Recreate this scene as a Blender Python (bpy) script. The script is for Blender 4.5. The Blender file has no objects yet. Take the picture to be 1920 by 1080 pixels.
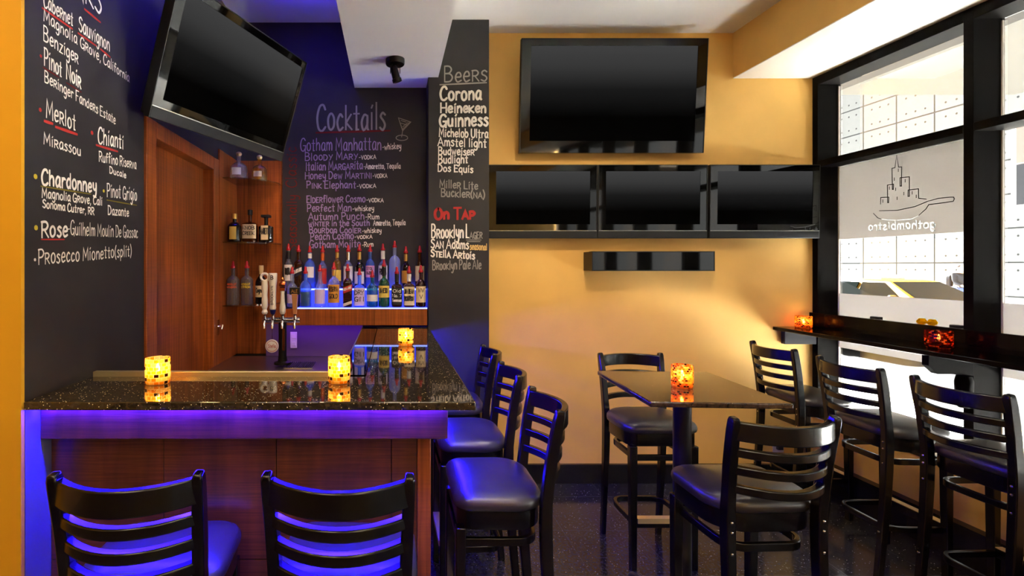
import bpy, bmesh, math, random
from mathutils import Vector, Matrix
random.seed(7)
S = bpy.context.scene
COL = S.collection
R = math.radians

# ------------------------------------------------------------------ camera
F = 930.0            # focal length in pixels of the 1920 px wide frame
HEYE = 1.6
cam_d = bpy.data.cameras.new('camera')
cam_d.sensor_width = 36.0
cam_d.lens = F / 1920.0 * 36.0
cam_d.shift_x = (960 - 735) / 1920.0
cam_d.shift_y = (499 - 540) / 1920.0
cam_d.clip_start = 0.02
cam = bpy.data.objects.new('camera', cam_d)
COL.objects.link(cam)
cam.location = (0, 0, HEYE)
cam.rotation_euler = (R(90), 0, 0)
S.camera = cam

# ------------------------------------------------------------------ world, exposure
w = bpy.data.worlds.new('sky')
S.world = w
w.use_nodes = True
bg = w.node_tree.nodes['Background']
bg.inputs['Color'].default_value = (1.0, 0.985, 0.95, 1)
bg.inputs['Strength'].default_value = 1.6
S.cycles.sample_clamp_indirect = 0.0
S.view_settings.view_transform = 'Standard'
S.view_settings.look = 'None'
S.view_settings.exposure = 0.6
S.view_settings.gamma = 1.0
S.view_settings.use_curve_mapping = False


def area(name, loc, rot, sx, sy, power, color, portal=False, spread=0):
    l = bpy.data.lights.new(name, 'AREA')
    l.shape = 'RECTANGLE'
    l.size, l.size_y = sx, sy
    l.energy = power
    l.color = color
    if portal:
        l.cycles.is_portal = True
    o = bpy.data.objects.new(name, l)
    COL.objects.link(o)
    o.location = loc
    o.rotation_euler = rot
    if spread:
        l.spread = R(spread)
    return o


def spot(name, loc, target, power, color, angle=70, blend=0.6, radius=0.05):
    l = bpy.data.lights.new(name, 'SPOT')
    l.energy = power
    l.color = color
    l.spot_size = R(angle)
    l.spot_blend = blend
    l.shadow_soft_size = radius
    o = bpy.data.objects.new(name, l)
    COL.objects.link(o)
    o.location = loc
    d = Vector(target) - Vector(loc)
    o.rotation_euler = d.to_track_quat('-Z', 'Y').to_euler()
    return o


# daylight comes in through the shop windows (portal only steers the sky sampling)
area('window_portal', (3.32, 1.2, 1.74), (0, R(90), 0), 2.45, 5.0, 1.0, (1, 1, 1), portal=True)
# the sun shines along the street, lighting pavement, road and the wall opposite, not the room
sun = bpy.data.lights.new('sun', 'SUN')
sun.energy = 150.0
sun.angle = R(1.0)
sun.color = (0.98, 0.97, 0.95)
sun_o = bpy.data.objects.new('sun', sun)
COL.objects.link(sun_o)
sun_o.rotation_euler = Vector((0.03, -0.78, -0.62)).to_track_quat('-Z', 'Y').to_euler()
# warm fill added at ceiling height, above and behind the camera
WARM = (1.0, 0.80, 0.55)
area('ceiling_fill', (0.6, 0.3, 3.28), (0, 0, 0), 0.9, 0.9, 15, WARM)
area('ceiling_fill', (-0.9, -0.4, 3.28), (0, 0, 0), 0.9, 0.9, 18, WARM)
area('ceiling_fill', (1.2, -1.9, 3.28), (0, 0, 0), 0.9, 0.9, 18, WARM)
# upward fill added to brighten the ceiling, no fixture behind it
area('upward_fill', (0.75, 1.2, 2.75), (R(180), 0, 0), 0.8, 0.5, 3.5, (1.0, 0.88, 0.7))
spot('wall_fill', (1.2, 1.7, 3.27), (1.45, 3.66, 0.75), 105, (1.0, 0.82, 0.58), 84, 1.0, 0.15)  # unseen fill spot, added to brighten the ochre wall
spot('pillar_fill', (-1.55, 0.75, 3.27), (-1.5, 1.55, 1.4), 40, (1.0, 0.72, 0.3), 100, 1.0, 0.1)  # added fill for the orange pillar, no fixture there
spot('board_fill', (-0.2, 1.9, 2.88), (-1.15, 1.95, 1.75), 20, (1.0, 0.86, 0.7), 90, 1.0, 0.06)  # fill added to lift the left chalkboard
spot('cabinet_fill', (-0.35, 2.6, 2.86), (-1.0, 3.45, 1.6), 40, (1.0, 0.72, 0.42), 70, 1.0, 0.05)  # added spot brightening cabinet and door, without a lamp of its own
spot('downlight_bottles', (0.0, 3.0, 2.86), (-0.1, 3.5, 1.4), 14, (1.0, 0.85, 0.7), 60, 1.0, 0.03)
spot('bar_fill', (-0.25, 0.9, 3.27), (-0.35, 1.75, 0.8), 40, (1.0, 0.72, 0.42), 75, 1.0, 0.08)  # unseen fill added over the bar front
area('bottle_striplight', (0.05, 3.556, 1.322), (R(180), 0, 0), 0.86, 0.012, 3.4, (0.07, 0.09, 1.0), spread=130)
area('bottle_striplight', (-0.2, 3.654, 1.45), (R(165), 0, 0), 0.86, 0.010, 0.7, (0.07, 0.09, 1.0), spread=120)
# blue light washing the ceiling behind the corner television
area('blue_uplight', (-0.60, 2.9, 3.08), (R(172), 0, 0), 0.5, 0.25, 5.5, (0.035, 0.02, 1.0), spread=100)
# violet strip under the bottle shelf, blue strips in the bottle steps
area('violet_striplight', (-0.46, 3.46, 1.18), (R(12), 0, 0), 0.62, 0.03, 0.55, (0.27, 0.035, 1.0))

# ------------------------------------------------------------------ helpers
def lin(c):
    return c / 12.92 if c <= 0.04045 else ((c + 0.055) / 1.055) ** 2.4


def rgb(r, g, b):
    return (lin(r / 255), lin(g / 255), lin(b / 255), 1.0)


class MB:
    def __init__(self):
        self.v, self.f = [], []

    def add(self, vs, fs):
        n = len(self.v)
        self.v += [tuple(p) for p in vs]
        self.f += [tuple(i + n for i in q) for q in fs]
        return self

    def box(self, x0, x1, y0, y1, z0, z1):
        vs = [(x, y, z) for z in (z0, z1) for y in (y0, y1) for x in (x0, x1)]
        return self.add(vs, [(0, 2, 3, 1), (4, 5, 7, 6), (0, 1, 5, 4), (2, 6, 7, 3), (0, 4, 6, 2), (1, 3, 7, 5)])

    def cbox(self, c, s, mat=None):
        vs = [Vector(((i & 1) * s[0] - s[0] / 2, (i >> 1 & 1) * s[1] - s[1] / 2, (i >> 2) * s[2] - s[2] / 2)) for i in range(8)]
        if mat is not None:
            vs = [mat @ p for p in vs]
        vs = [p + Vector(c) for p in vs]
        return self.add(vs, [(0, 2, 3, 1), (4, 5, 7, 6), (0, 1, 5, 4), (2, 6, 7, 3), (0, 4, 6, 2), (1, 3, 7, 5)])

    def rings(self, rings, close0=True, close1=True):
        n = len(rings[0])
        vs = [p for r in rings for p in r]
        fs = []
        for i in range(len(rings) - 1):
            for j in range(n):
                k = (j + 1) % n
                fs.append((i * n + j, i * n + k, (i + 1) * n + k, (i + 1) * n + j))
        if close0:
            fs.append(tuple(range(n - 1, -1, -1)))
        if close1:
            b = (len(rings) - 1) * n
            fs.append(tuple(b + j for j in range(n)))
        return self.add(vs, fs)

    def lathe(self, prof, c=(0, 0, 0), seg=20, power=2.0, close=True, a0=0.0):
        rings = []
        for r, z in prof:
            ring = []
            for j in range(seg):
                a = 2 * math.pi * j / seg + a0
                cx, sx = math.cos(a), math.sin(a)
                k = 1.0 if power == 2.0 else 1.0 / (abs(cx) ** power + abs(sx) ** power) ** (1.0 / power)
                ring.append((c[0] + r * k * cx, c[1] + r * k * sx, c[2] + z))
            rings.append(ring)
        return self.rings(rings, close, close)

    def sweep(self, path, w, h, up=(0, 0, 1), rnd=False, seg=10, scale=None, closed=False):
        P = [Vector(p) for p in path]
        rings = []
        n = len(P)
        for i, p in enumerate(P):
            t = (P[min(i + 1, n - 1)] - P[max(i - 1, 0)])
            if closed:
                t = P[(i + 1) % n] - P[i - 1]
            t.normalize()
            side = t.cross(Vector(up))
            if side.length < 1e-6:
                side = Vector((1, 0, 0))
            side.normalize()
            u = side.cross(t)
            s = scale[i] if scale else 1.0
            if rnd:
                ring = [p + side * (w / 2 * s * math.cos(2 * math.pi * j / seg)) + u * (h / 2 * s * math.sin(2 * math.pi * j / seg)) for j in range(seg)]
            else:
                ring = [p + side * (a * w / 2 * s) + u * (b * h / 2 * s) for a, b in ((-1, -1), (1, -1), (1, 1), (-1, 1))]
            rings.append(ring)
        if closed:
            rings.append(rings[0])
            return self.rings(rings, False, False)
        return self.rings(rings)

    def prism(self, poly, a, b, f):
        """poly: 2D outline; f(u, v, t) maps to 3D, extruded for t from a to b."""
        n = len(poly)
        vs = [f(u, v, a) for u, v in poly] + [f(u, v, b) for u, v in poly]
        fs = [tuple(range(n - 1, -1, -1)), tuple(range(n, 2 * n))]
        fs += [(i, (i + 1) % n, n + (i + 1) % n, n + i) for i in range(n)]
        return self.add(vs, fs)

    def build(self, name, mat, parent=None, bevel=0.0, smooth=35, seg=2, fix=True):
        me = bpy.data.meshes.new(name)
        me.from_pydata(self.v, [], self.f)
        if fix:
            b = bmesh.new()
            b.from_mesh(me)
            bmesh.ops.recalc_face_normals(b, faces=b.faces)
            b.to_mesh(me)
            b.free()
        me.materials.append(mat)
        if smooth:
            for p in me.polygons:
                p.use_smooth = True
            me.set_sharp_from_angle(angle=R(smooth))
        o = bpy.data.objects.new(name, me)
        COL.objects.link(o)
        if parent is not None:
            o.parent = parent
        if bevel:
            m = o.modifiers.new('edge', 'BEVEL')
            m.width = bevel
            m.segments = seg
            m.limit_method = 'ANGLE'
            m.angle_limit = R(40)
            m.harden_normals = False
        return o


def tag(o, label=None, cat=None, group=None, kind=None):
    if label:
        o['label'] = label
    if cat:
        o['category'] = cat
    if group:
        o['group'] = group
    if kind:
        o['kind'] = kind
    return o


def empty(name, loc=(0, 0, 0), rz=0.0, rx=0.0):
    o = bpy.data.objects.new(name, None)
    o.empty_display_size = 0.1
    COL.objects.link(o)
    o.location = loc
    o.rotation_euler = (rx, 0, rz)
    return o


KIDS = {}


def copy_tree(o, parent=None):
    c = o.copy()
    COL.objects.link(c)
    if parent is not None:
        c.parent = parent
    for ch in list(o.children):
        copy_tree(ch, c)
    return c


# ------------------------------------------------------------------ materials
def mat(name, color, rough=0.5, metal=0.0, spec=0.5, coat=0.0, emis=None, estr=0.0):
    m = bpy.data.materials.new(name)
    m.use_nodes = True
    b = m.node_tree.nodes['Principled BSDF']
    b.inputs['Base Color'].default_value = color
    b.inputs['Roughness'].default_value = rough
    b.inputs['Metallic'].default_value = metal
    b.inputs['Specular IOR Level'].default_value = spec
    b.inputs['Coat Weight'].default_value = coat
    b.inputs['Coat Roughness'].default_value = 0.05
    if emis:
        b.inputs['Emission Color'].default_value = emis
        b.inputs['Emission Strength'].default_value = estr
    return m


def N(m, typ, **kw):
    n = m.node_tree.nodes.new(typ)
    for k, v in kw.items():
        setattr(n, k, v)
    return n


def L(m, a, b):
    m.node_tree.links.new(a, b)


def ramp(m, stops, interp='LINEAR'):
    r = N(m, 'ShaderNodeValToRGB')
    r.color_ramp.interpolation = interp
    e = r.color_ramp.elements
    e[0].position, e[0].color = stops[0]
    e[1].position, e[1].color = stops[-1]
    for p, c in stops[1:-1]:
        x = e.new(p)
        x.color = c
    return r


def coords(m, scale=(1, 1, 1), which='Object'):
    t = N(m, 'ShaderNodeTexCoord')
    mp = N(m, 'ShaderNodeMapping')
    mp.inputs['Scale'].default_value = scale
    L(m, t.outputs[which], mp.inputs['Vector'])
    return mp.outputs['Vector']


def paint(name, c, rough=0.6, amount=0.06, bump=0.02, scale=3.0, spec=0.3):
    m = mat(name, c, rough, spec=spec)
    b = m.node_tree.nodes['Principled BSDF']
    v = coords(m, (1, 1, 1))
    n = N(m, 'ShaderNodeTexNoise')
    n.inputs['Scale'].default_value = scale
    n.inputs['Detail'].default_value = 4
    L(m, v, n.inputs['Vector'])
    r = ramp(m, [(0.3, tuple(x * (1 - amount) for x in c[:3]) + (1,)), (0.7, tuple(min(1, x * (1 + amount)) for x in c[:3]) + (1,))])
    L(m, n.outputs['Fac'], r.inputs['Fac'])
    L(m, r.outputs['Color'], b.inputs['Base Color'])
    if bump:
        n2 = N(m, 'ShaderNodeTexNoise')
        n2.inputs['Scale'].default_value = 180
        L(m, v, n2.inputs['Vector'])
        bp = N(m, 'ShaderNodeBump')
        bp.inputs['Strength'].default_value = bump * 4
        bp.inputs['Distance'].default_value = 0.002
        L(m, n2.outputs['Fac'], bp.inputs['Height'])
        L(m, bp.outputs['Normal'], b.inputs['Normal'])
    return m


def wood(name, dark, light, scale=(38, 38, 1.2), rough=0.28, ripple=0.35):
    m = mat(name, light, rough, spec=0.4)
    b = m.node_tree.nodes['Principled BSDF']
    v = coords(m, scale)
    n = N(m, 'ShaderNodeTexNoise')
    n.inputs['Scale'].default_value = 2.0
    n.inputs['Detail'].default_value = 6
    n.inputs['Distortion'].default_value = 0.4
    L(m, v, n.inputs['Vector'])
    r = ramp(m, [(0.25, dark), (0.75, light)])
    L(m, n.outputs['Fac'], r.inputs['Fac'])
    v2 = coords(m, (2.5, 2.5, 95))
    n2 = N(m, 'ShaderNodeTexNoise')
    n2.inputs['Scale'].default_value = 1.6
    n2.inputs['Distortion'].default_value = 0.8
    L(m, v2, n2.inputs['Vector'])
    r2 = ramp(m, [(0.35, (1 - ripple, 1 - ripple, 1 - ripple, 1)), (0.6, (1, 1, 1, 1))])
    L(m, n2.outputs['Fac'], r2.inputs['Fac'])
    v3 = coords(m, (5, 5, 0.01))
    n3 = N(m, 'ShaderNodeTexNoise')
    n3.inputs['Scale'].default_value = 1.0
    L(m, v3, n3.inputs['Vector'])
    r3 = ramp(m, [(0.3, (0.7, 0.7, 0.7, 1)), (0.7, (1.15, 1.1, 1.05, 1))])
    L(m, n3.outputs['Fac'], r3.inputs['Fac'])
    x = N(m, 'ShaderNodeMix', data_type='RGBA', blend_type='MULTIPLY')
    x.inputs[0].default_value = 1.0
    L(m, r.outputs['Color'], x.inputs[6])
    L(m, r2.outputs['Color'], x.inputs[7])
    x2 = N(m, 'ShaderNodeMix', data_type='RGBA', blend_type='MULTIPLY')
    x2.inputs[0].default_value = 1.0
    L(m, x.outputs[2], x2.inputs[6])
    L(m, r3.outputs['Color'], x2.inputs[7])
    L(m, x2.outputs[2], b.inputs['Base Color'])
    return m


def speckled(name, base, specks, cell=260, thresh=0.985, rough=0.08, spec=0.5, grout=None, coat=0.0):
    m = mat(name, base, rough, spec=spec, coat=coat)
    b = m.node_tree.nodes['Principled BSDF']
    v = coords(m)
    vo = N(m, 'ShaderNodeTexVoronoi')
    vo.inputs['Scale'].default_value = cell
    L(m, v, vo.inputs['Vector'])
    sep = N(m, 'ShaderNodeSeparateColor')
    L(m, vo.outputs['Color'], sep.inputs['Color'])
    g = N(m, 'ShaderNodeMath', operation='GREATER_THAN')
    L(m, sep.outputs['Red'], g.inputs[0])
    g.inputs[1].default_value = thresh
    d = N(m, 'ShaderNodeMath', operation='LESS_THAN')
    L(m, vo.outputs['Distance'], d.inputs[0])
    d.inputs[1].default_value = 0.42
    mu = N(m, 'ShaderNodeMath', operation='MULTIPLY')
    L(m, g.outputs[0], mu.inputs[0])
    L(m, d.outputs[0], mu.inputs[1])
    n = N(m, 'ShaderNodeTexNoise')
    n.inputs['Scale'].default_value = 70
    n.inputs['Detail'].default_value = 5
    L(m, v, n.inputs['Vector'])
    r = ramp(m, [(0.35, tuple(c * 0.5 for c in base[:3]) + (1,)), (0.7, tuple(c * 1.7 for c in base[:3]) + (1,))])
    L(m, n.outputs['Fac'], r.inputs['Fac'])
    x = N(m, 'ShaderNodeMix', data_type='RGBA')
    L(m, mu.outputs[0], x.inputs[0])
    L(m, r.outputs['Color'], x.inputs[6])
    x.inputs[7].default_value = specks
    out = x.outputs[2]
    if grout:
        size, ox, oy, gc = grout
        sx = N(m, 'ShaderNodeSeparateXYZ')
        L(m, v, sx.inputs[0])
        acc = None
        for ax, off in (('X', ox), ('Y', oy)):
            a = N(m, 'ShaderNodeMath', operation='SUBTRACT')
            L(m, sx.outputs[ax], a.inputs[0])
            a.inputs[1].default_value = off
            p = N(m, 'ShaderNodeMath', operation='PINGPONG')
            L(m, a.outputs[0], p.inputs[0])
            p.inputs[1].default_value = size / 2
            q = N(m, 'ShaderNodeMath', operation='LESS_THAN')
            L(m, p.outputs[0], q.inputs[0])
            q.inputs[1].default_value = 0.0016
            if acc is None:
                acc = q.outputs[0]
            else:
                mx = N(m, 'ShaderNodeMath', operation='MAXIMUM')
                L(m, acc, mx.inputs[0])
                L(m, q.outputs[0], mx.inputs[1])
                acc = mx.outputs[0]
        y = N(m, 'ShaderNodeMix', data_type='RGBA')
        L(m, acc, y.inputs[0])
        L(m, out, y.inputs[6])
        y.inputs[7].default_value = gc
        out = y.outputs[2]
        # each slab reflects a little differently
        n2 = N(m, 'ShaderNodeTexNoise')
        n2.inputs['Scale'].default_value = 9
        L(m, v, n2.inputs['Vector'])
        mr = N(m, 'ShaderNodeMapRange')
        L(m, n2.outputs['Fac'], mr.inputs['Value'])
        mr.inputs['To Min'].default_value = rough * 0.7
        mr.inputs['To Max'].default_value = rough * 1.5
        L(m, mr.outputs[0], b.inputs['Roughness'])
    L(m, out, b.inputs['Base Color'])
    return m


def clear_glass(name, tint=(0.97, 0.985, 0.98, 1), body=0.0, bodycol=(1, 1, 1, 1), gloss=1.0, rough=0.02):
    m = bpy.data.materials.new(name)
    m.use_nodes = True
    nt = m.node_tree
    nt.nodes.remove(nt.nodes['Principled BSDF'])
    out = nt.nodes['Material Output']
    tr = N(m, 'ShaderNodeBsdfTransparent')
    tr.inputs['Color'].default_value = tint
    cur = tr.outputs[0]
    if body:
        a = N(m, 'ShaderNodeBsdfTranslucent')
        a.inputs['Color'].default_value = bodycol
        b = N(m, 'ShaderNodeBsdfDiffuse')
        b.inputs['Color'].default_value = bodycol
        ab = N(m, 'ShaderNodeMixShader')
        ab.inputs[0].default_value = 0.4
        L(m, a.outputs[0], ab.inputs[1])
        L(m, b.outputs[0], ab.inputs[2])
        mx = N(m, 'ShaderNodeMixShader')
        mx.inputs[0].default_value = body
        L(m, cur, mx.inputs[1])
        L(m, ab.outputs[0], mx.inputs[2])
        cur = mx.outputs[0]
    g = N(m, 'ShaderNodeBsdfGlossy')
    g.inputs['Roughness'].default_value = rough
    fr = N(m, 'ShaderNodeLayerWeight')
    fr.inputs['Blend'].default_value = 0.5
    pw = N(m, 'ShaderNodeMath', operation='POWER')
    L(m, fr.outputs['Facing'], pw.inputs[0])
    pw.inputs[1].default_value = 1.6
    mul = N(m, 'ShaderNodeMath', operation='MULTIPLY_ADD')
    L(m, pw.outputs[0], mul.inputs[0])
    mul.inputs[1].default_value = 0.8 * gloss
    mul.inputs[2].default_value = 0.04 * gloss
    mx = N(m, 'ShaderNodeMixShader')
    L(m, mul.outputs[0], mx.inputs[0])
    L(m, cur, mx.inputs[1])
    L(m, g.outputs[0], mx.inputs[2])
    L(m, mx.outputs[0], out.inputs['Surface'])
    return m


def frosted(name, col):
    m = bpy.data.materials.new(name)
    m.use_nodes = True
    nt = m.node_tree
    nt.nodes.remove(nt.nodes['Principled BSDF'])
    a = N(m, 'ShaderNodeBsdfTranslucent')
    a.inputs['Color'].default_value = col
    b = N(m, 'ShaderNodeBsdfDiffuse')
    b.inputs['Color'].default_value = col
    x = N(m, 'ShaderNodeMixShader')
    x.inputs[0].default_value = 0.35
    L(m, a.outputs[0], x.inputs[1])
    L(m, b.outputs[0], x.inputs[2])
    L(m, x.outputs[0], nt.nodes['Material Output'].inputs['Surface'])
    return m


def mosaic(name, cols, grout_col, rows=7.0, around=15.0, height=0.09, trans=0.75, clear=0.42):
    """Glass tiles set around a tumbler: tile colours and pale grout, light passes through."""
    m = bpy.data.materials.new(name)
    m.use_nodes = True
    nt = m.node_tree
    nt.nodes.remove(nt.nodes['Principled BSDF'])
    t = N(m, 'ShaderNodeTexCoord')
    s = N(m, 'ShaderNodeSeparateXYZ')
    L(m, t.outputs['Object'], s.inputs[0])
    at = N(m, 'ShaderNodeMath', operation='ARCTAN2')
    L(m, s.outputs['Y'], at.inputs[0])
    L(m, s.outputs['X'], at.inputs[1])
    u = N(m, 'ShaderNodeMath', operation='MULTIPLY')
    L(m, at.outputs[0], u.inputs[0])
    u.inputs[1].default_value = around / (2 * math.pi)
    v = N(m, 'ShaderNodeMath', operation='MULTIPLY')
    L(m, s.outputs['Z'], v.inputs[0])
    v.inputs[1].default_value = rows / height
    c = N(m, 'ShaderNodeCombineXYZ')
    L(m, u.outputs[0], c.inputs[0])
    L(m, v.outputs[0], c.inputs[1])
    br = N(m, 'ShaderNodeTexBrick')
    br.offset = 0.5
    br.inputs['Scale'].default_value = 1.0
    br.inputs['Brick Width'].default_value = 1.0
    br.inputs['Row Height'].default_value = 1.0
    br.inputs['Mortar Size'].default_value = 0.07
    br.inputs['Mortar Smooth'].default_value = 0.1
    br.inputs['Color1'].default_value = (0, 0, 0, 1)
    br.inputs['Color2'].default_value = (1, 1, 1, 1)
    br.inputs['Mortar'].default_value = (0.5, 0.5, 0.5, 1)
    L(m, c.outputs[0], br.inputs['Vector'])
    k = len(cols)
    rp = ramp(m, [(i / k, cc) for i, cc in enumerate(cols)], 'CONSTANT')
    L(m, br.outputs['Color'], rp.inputs['Fac'])
    x = N(m, 'ShaderNodeMix', data_type='RGBA')
    L(m, br.outputs['Fac'], x.inputs[0])
    L(m, rp.outputs['Color'], x.inputs[6])
    x.inputs[7].default_value = grout_col
    a = N(m, 'ShaderNodeBsdfTranslucent')
    L(m, x.outputs[2], a.inputs['Color'])
    p = N(m, 'ShaderNodeBsdfPrincipled')
    L(m, x.outputs[2], p.inputs['Base Color'])
    p.inputs['Roughness'].default_value = 0.15
    mx = N(m, 'ShaderNodeMixShader')
    mx.inputs[0].default_value = 1 - trans
    L(m, a.outputs[0], mx.inputs[1])
    L(m, p.outputs[0], mx.inputs[2])
    # thin glass: part of the light goes straight through
    tr = N(m, 'ShaderNodeBsdfTransparent')
    gm = N(m, 'ShaderNodeGamma')
    gm.inputs['Gamma'].default_value = 0.45
    L(m, x.outputs[2], gm.inputs['Color'])
    L(m, gm.outputs[0], tr.inputs['Color'])
    m2 = N(m, 'ShaderNodeMixShader')
    m2.inputs[0].default_value = clear
    L(m, mx.outputs[0], m2.inputs[1])
    L(m, tr.outputs[0], m2.inputs[2])
    L(m, m2.outputs[0], nt.nodes['Material Output'].inputs['Surface'])
    return m


def emit(name, col, strength):
    m = bpy.data.materials.new(name)
    m.use_nodes = True
    nt = m.node_tree
    nt.nodes.remove(nt.nodes['Principled BSDF'])
    e = N(m, 'ShaderNodeEmission')
    e.inputs['Color'].default_value = col
    e.inputs['Strength'].default_value = strength
    L(m, e.outputs[0], nt.nodes['Material Output'].inputs['Surface'])
    return m


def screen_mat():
    """A dark panel; a grey sheen fading to black is painted in as emission."""
    m = mat('painted_screen_sheen', (0.0012, 0.0012, 0.0012, 1), 0.4, spec=0.0)
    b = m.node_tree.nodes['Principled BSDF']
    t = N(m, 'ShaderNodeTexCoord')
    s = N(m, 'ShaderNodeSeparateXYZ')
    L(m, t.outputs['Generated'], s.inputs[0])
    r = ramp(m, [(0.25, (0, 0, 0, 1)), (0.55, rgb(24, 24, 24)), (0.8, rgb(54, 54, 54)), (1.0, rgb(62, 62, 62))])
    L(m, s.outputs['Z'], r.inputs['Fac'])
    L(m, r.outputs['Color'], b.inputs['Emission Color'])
    b.inputs['Emission Strength'].default_value = 0.68  # sheen painted as emission, not a displayed picture
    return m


M = {}
M['yellow'] = paint('ochre_wall_paint', rgb(233, 184, 99), 0.55)
M['orange'] = paint('orange_wall_paint', rgb(224, 166, 34), 0.55)
M['chalk'] = paint('chalkboard_paint', rgb(48, 45, 46), 0.55, 0.14, 0.01, 5)
M['ceil'] = paint('ceiling_paint', rgb(246, 242, 234), 0.8, 0.02)
M['dado'] = paint('dark_grey_wall_paint', rgb(96, 90, 104), 0.6)
M['floor'] = speckled('dark_granite_tiles', rgb(50, 49, 52), rgb(225, 220, 212), 230, 0.988, 0.11, 0.5, (0.44, 1.033, 3.444, rgb(70, 68, 68)))
M['granite'] = speckled('black_gold_granite', rgb(52, 43, 29), rgb(250, 232, 185), 260, 0.952, 0.035, 0.9)
M['tabletop'] = speckled('brown_table_granite', rgb(66, 50, 36), rgb(190, 165, 120), 240, 0.992, 0.06, 0.7)
M['cherry'] = wood('cherry_veneer', rgb(112, 54, 22), rgb(182, 98, 44), ripple=0.14)
M['cherryfront'] = wood('cherry_bar_front', rgb(80, 40, 20), rgb(124, 66, 32), (8, 8, 1.0), 0.3, 0.4)
M['cherryfront'].node_tree.nodes['Principled BSDF'].inputs['Coat Weight'].default_value = 0.5
M['cherryfront'].node_tree.nodes['Principled BSDF'].inputs['Coat Roughness'].default_value = 0.2
M['basebd'] = mat('black_baseboard', rgb(22, 22, 24), 0.25)
M['frame'] = mat('dark_bronze_aluminium', rgb(14, 11, 9), 0.6, 0.0, 0.04)
M['frameedge'] = mat('pale_glazing_gasket', rgb(190, 180, 170), 0.4)
M['glass'] = clear_glass('window_glass')
M['film'] = frosted('frosted_film', rgb(178, 174, 170))
M['black_wood'] = mat('black_lacquered_wood', rgb(8, 6, 6), 0.24, 0, 0.5, 0.15)
M['vinyl'] = mat('black_vinyl', rgb(46, 40, 39), 0.32, 0, 1.0)
M['brass'] = mat('brass', rgb(250, 224, 150), 0.35, 0.55)
M['lip'] = mat('warm_brushed_steel', rgb(222, 204, 160), 0.38, 0.85)
M['chrome'] = mat('chrome', rgb(220, 220, 222), 0.12, 1.0)
M['steel'] = mat('brushed_steel', rgb(170, 165, 160), 0.3, 1.0)
M['gloss'] = mat('glossy_black_plastic', rgb(8, 8, 8), 0.04, 0, 0.6)
M['matte'] = mat('matte_black_plastic', rgb(24, 24, 25), 0.45)
M['grey'] = mat('grey_plastic', rgb(36, 36, 39), 0.4, 0, 0.2)
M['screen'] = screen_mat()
M['ledge'] = mat('black_ledge_laminate', rgb(7, 6, 6), 0.12, 0, 0.08)
M['ironbase'] = mat('black_cast_iron', rgb(40, 38, 40), 0.3, 0.3)
M['spotblack'] = mat('black_metal', rgb(24, 21, 19), 0.4, 0.3)
M['backsplash'] = mat('backsplash_laminate', rgb(92, 66, 108), 0.3)
M['led_side'] = emit('blue_led_side', (0.012, 0.004, 1.0, 1), 330)
M['led'] = emit('blue_led', (0.012, 0.004, 1.0, 1), 520)
M['acrylic'] = emit('lit_blue_acrylic', (0.035, 0.05, 1.0, 1), 1.3)
M['acrylicedge'] = emit('lit_acrylic_edge', (0.30, 0.42, 1.0, 1), 2.0)
M['chalk_white'] = mat('white_chalk', rgb(236, 228, 216), 0.9, spec=0.1)
M['chalk_grey'] = mat('grey_chalk', rgb(150, 144, 138), 0.9, spec=0.1)
M['chalk_red'] = mat('red_chalk', rgb(176, 56, 52), 0.9, spec=0.1)
M['chalk_darkred'] = mat('dull_red_chalk', rgb(112, 36, 34), 0.9, spec=0.1)
M['chalk_lilac'] = mat('lilac_chalk', rgb(158, 132, 176), 0.9, spec=0.1)
M['chalk_olive'] = mat('olive_chalk', rgb(128, 116, 50), 0.9, spec=0.1)
M['chalk_yellow'] = mat('yellow_chalk', rgb(196, 176, 60), 0.9, spec=0.1)
M['chalk_tan'] = mat('tan_chalk', rgb(214, 176, 110), 0.9, spec=0.1)
M['white'] = mat('white_enamel', rgb(232, 226, 214), 0.3)
M['label_white'] = mat('white_label', rgb(228, 222, 214), 0.6)
M['label_beige'] = mat('beige_label', rgb(222, 200, 156), 0.6)
M['label_yellow'] = mat('yellow_label', rgb(226, 196, 84), 0.6)
M['label_gold'] = mat('gold_label', rgb(206, 142, 44), 0.5)
M['label_red'] = mat('red_label', rgb(190, 42, 30), 0.6)
M['label_black'] = mat('black_label', rgb(18, 17, 18), 0.5)
M['label_pink'] = mat('pink_label', rgb(220, 160, 214), 0.6)
M['label_lilac'] = mat('lilac_label', rgb(204, 184, 226), 0.6)
M['red_plastic'] = mat('red_pourer_plastic', rgb(176, 20, 34), 0.35)
M['ink'] = mat('dark_print', rgb(30, 24, 22), 0.6)
M['inkwhite'] = mat('white_print', rgb(226, 222, 214), 0.6)
M['inkorange'] = mat('orange_print', rgb(222, 84, 34), 0.6)
M['inkyellow'] = mat('yellow_print', rgb(226, 200, 40), 0.6)
M['cork'] = mat('pale_cork', rgb(206, 176, 124), 0.6)
M['gold'] = mat('gold_foil', rgb(212, 170, 92), 0.3, 0.7)
M['orange_foil'] = mat('orange_foil', rgb(206, 96, 40), 0.35, 0.4)
M['navy'] = mat('navy_enamel', rgb(26, 34, 110), 0.3)
M['tapwood'] = mat('pale_handle_wood', rgb(186, 128, 78), 0.4)
M['copper'] = mat('copper', rgb(190, 110, 60), 0.25, 0.9)
M['wax'] = mat('pale_wax', rgb(250, 226, 170), 0.5)
M['flame'] = emit('candle_flame', (1.0, 0.70, 0.3, 1), 90)
AMB = [rgb(255, 178, 30), rgb(250, 205, 90), rgb(236, 150, 20), rgb(70, 40, 14), rgb(255, 190, 50), rgb(224, 190, 130), rgb(248, 165, 30), rgb(255, 214, 120)]
RUS = [rgb(246, 150, 40), rgb(190, 70, 20), rgb(252, 176, 60), rgb(90, 34, 14), rgb(240, 130, 34), rgb(250, 200, 120), rgb(226, 110, 28), rgb(248, 166, 50)]
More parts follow.
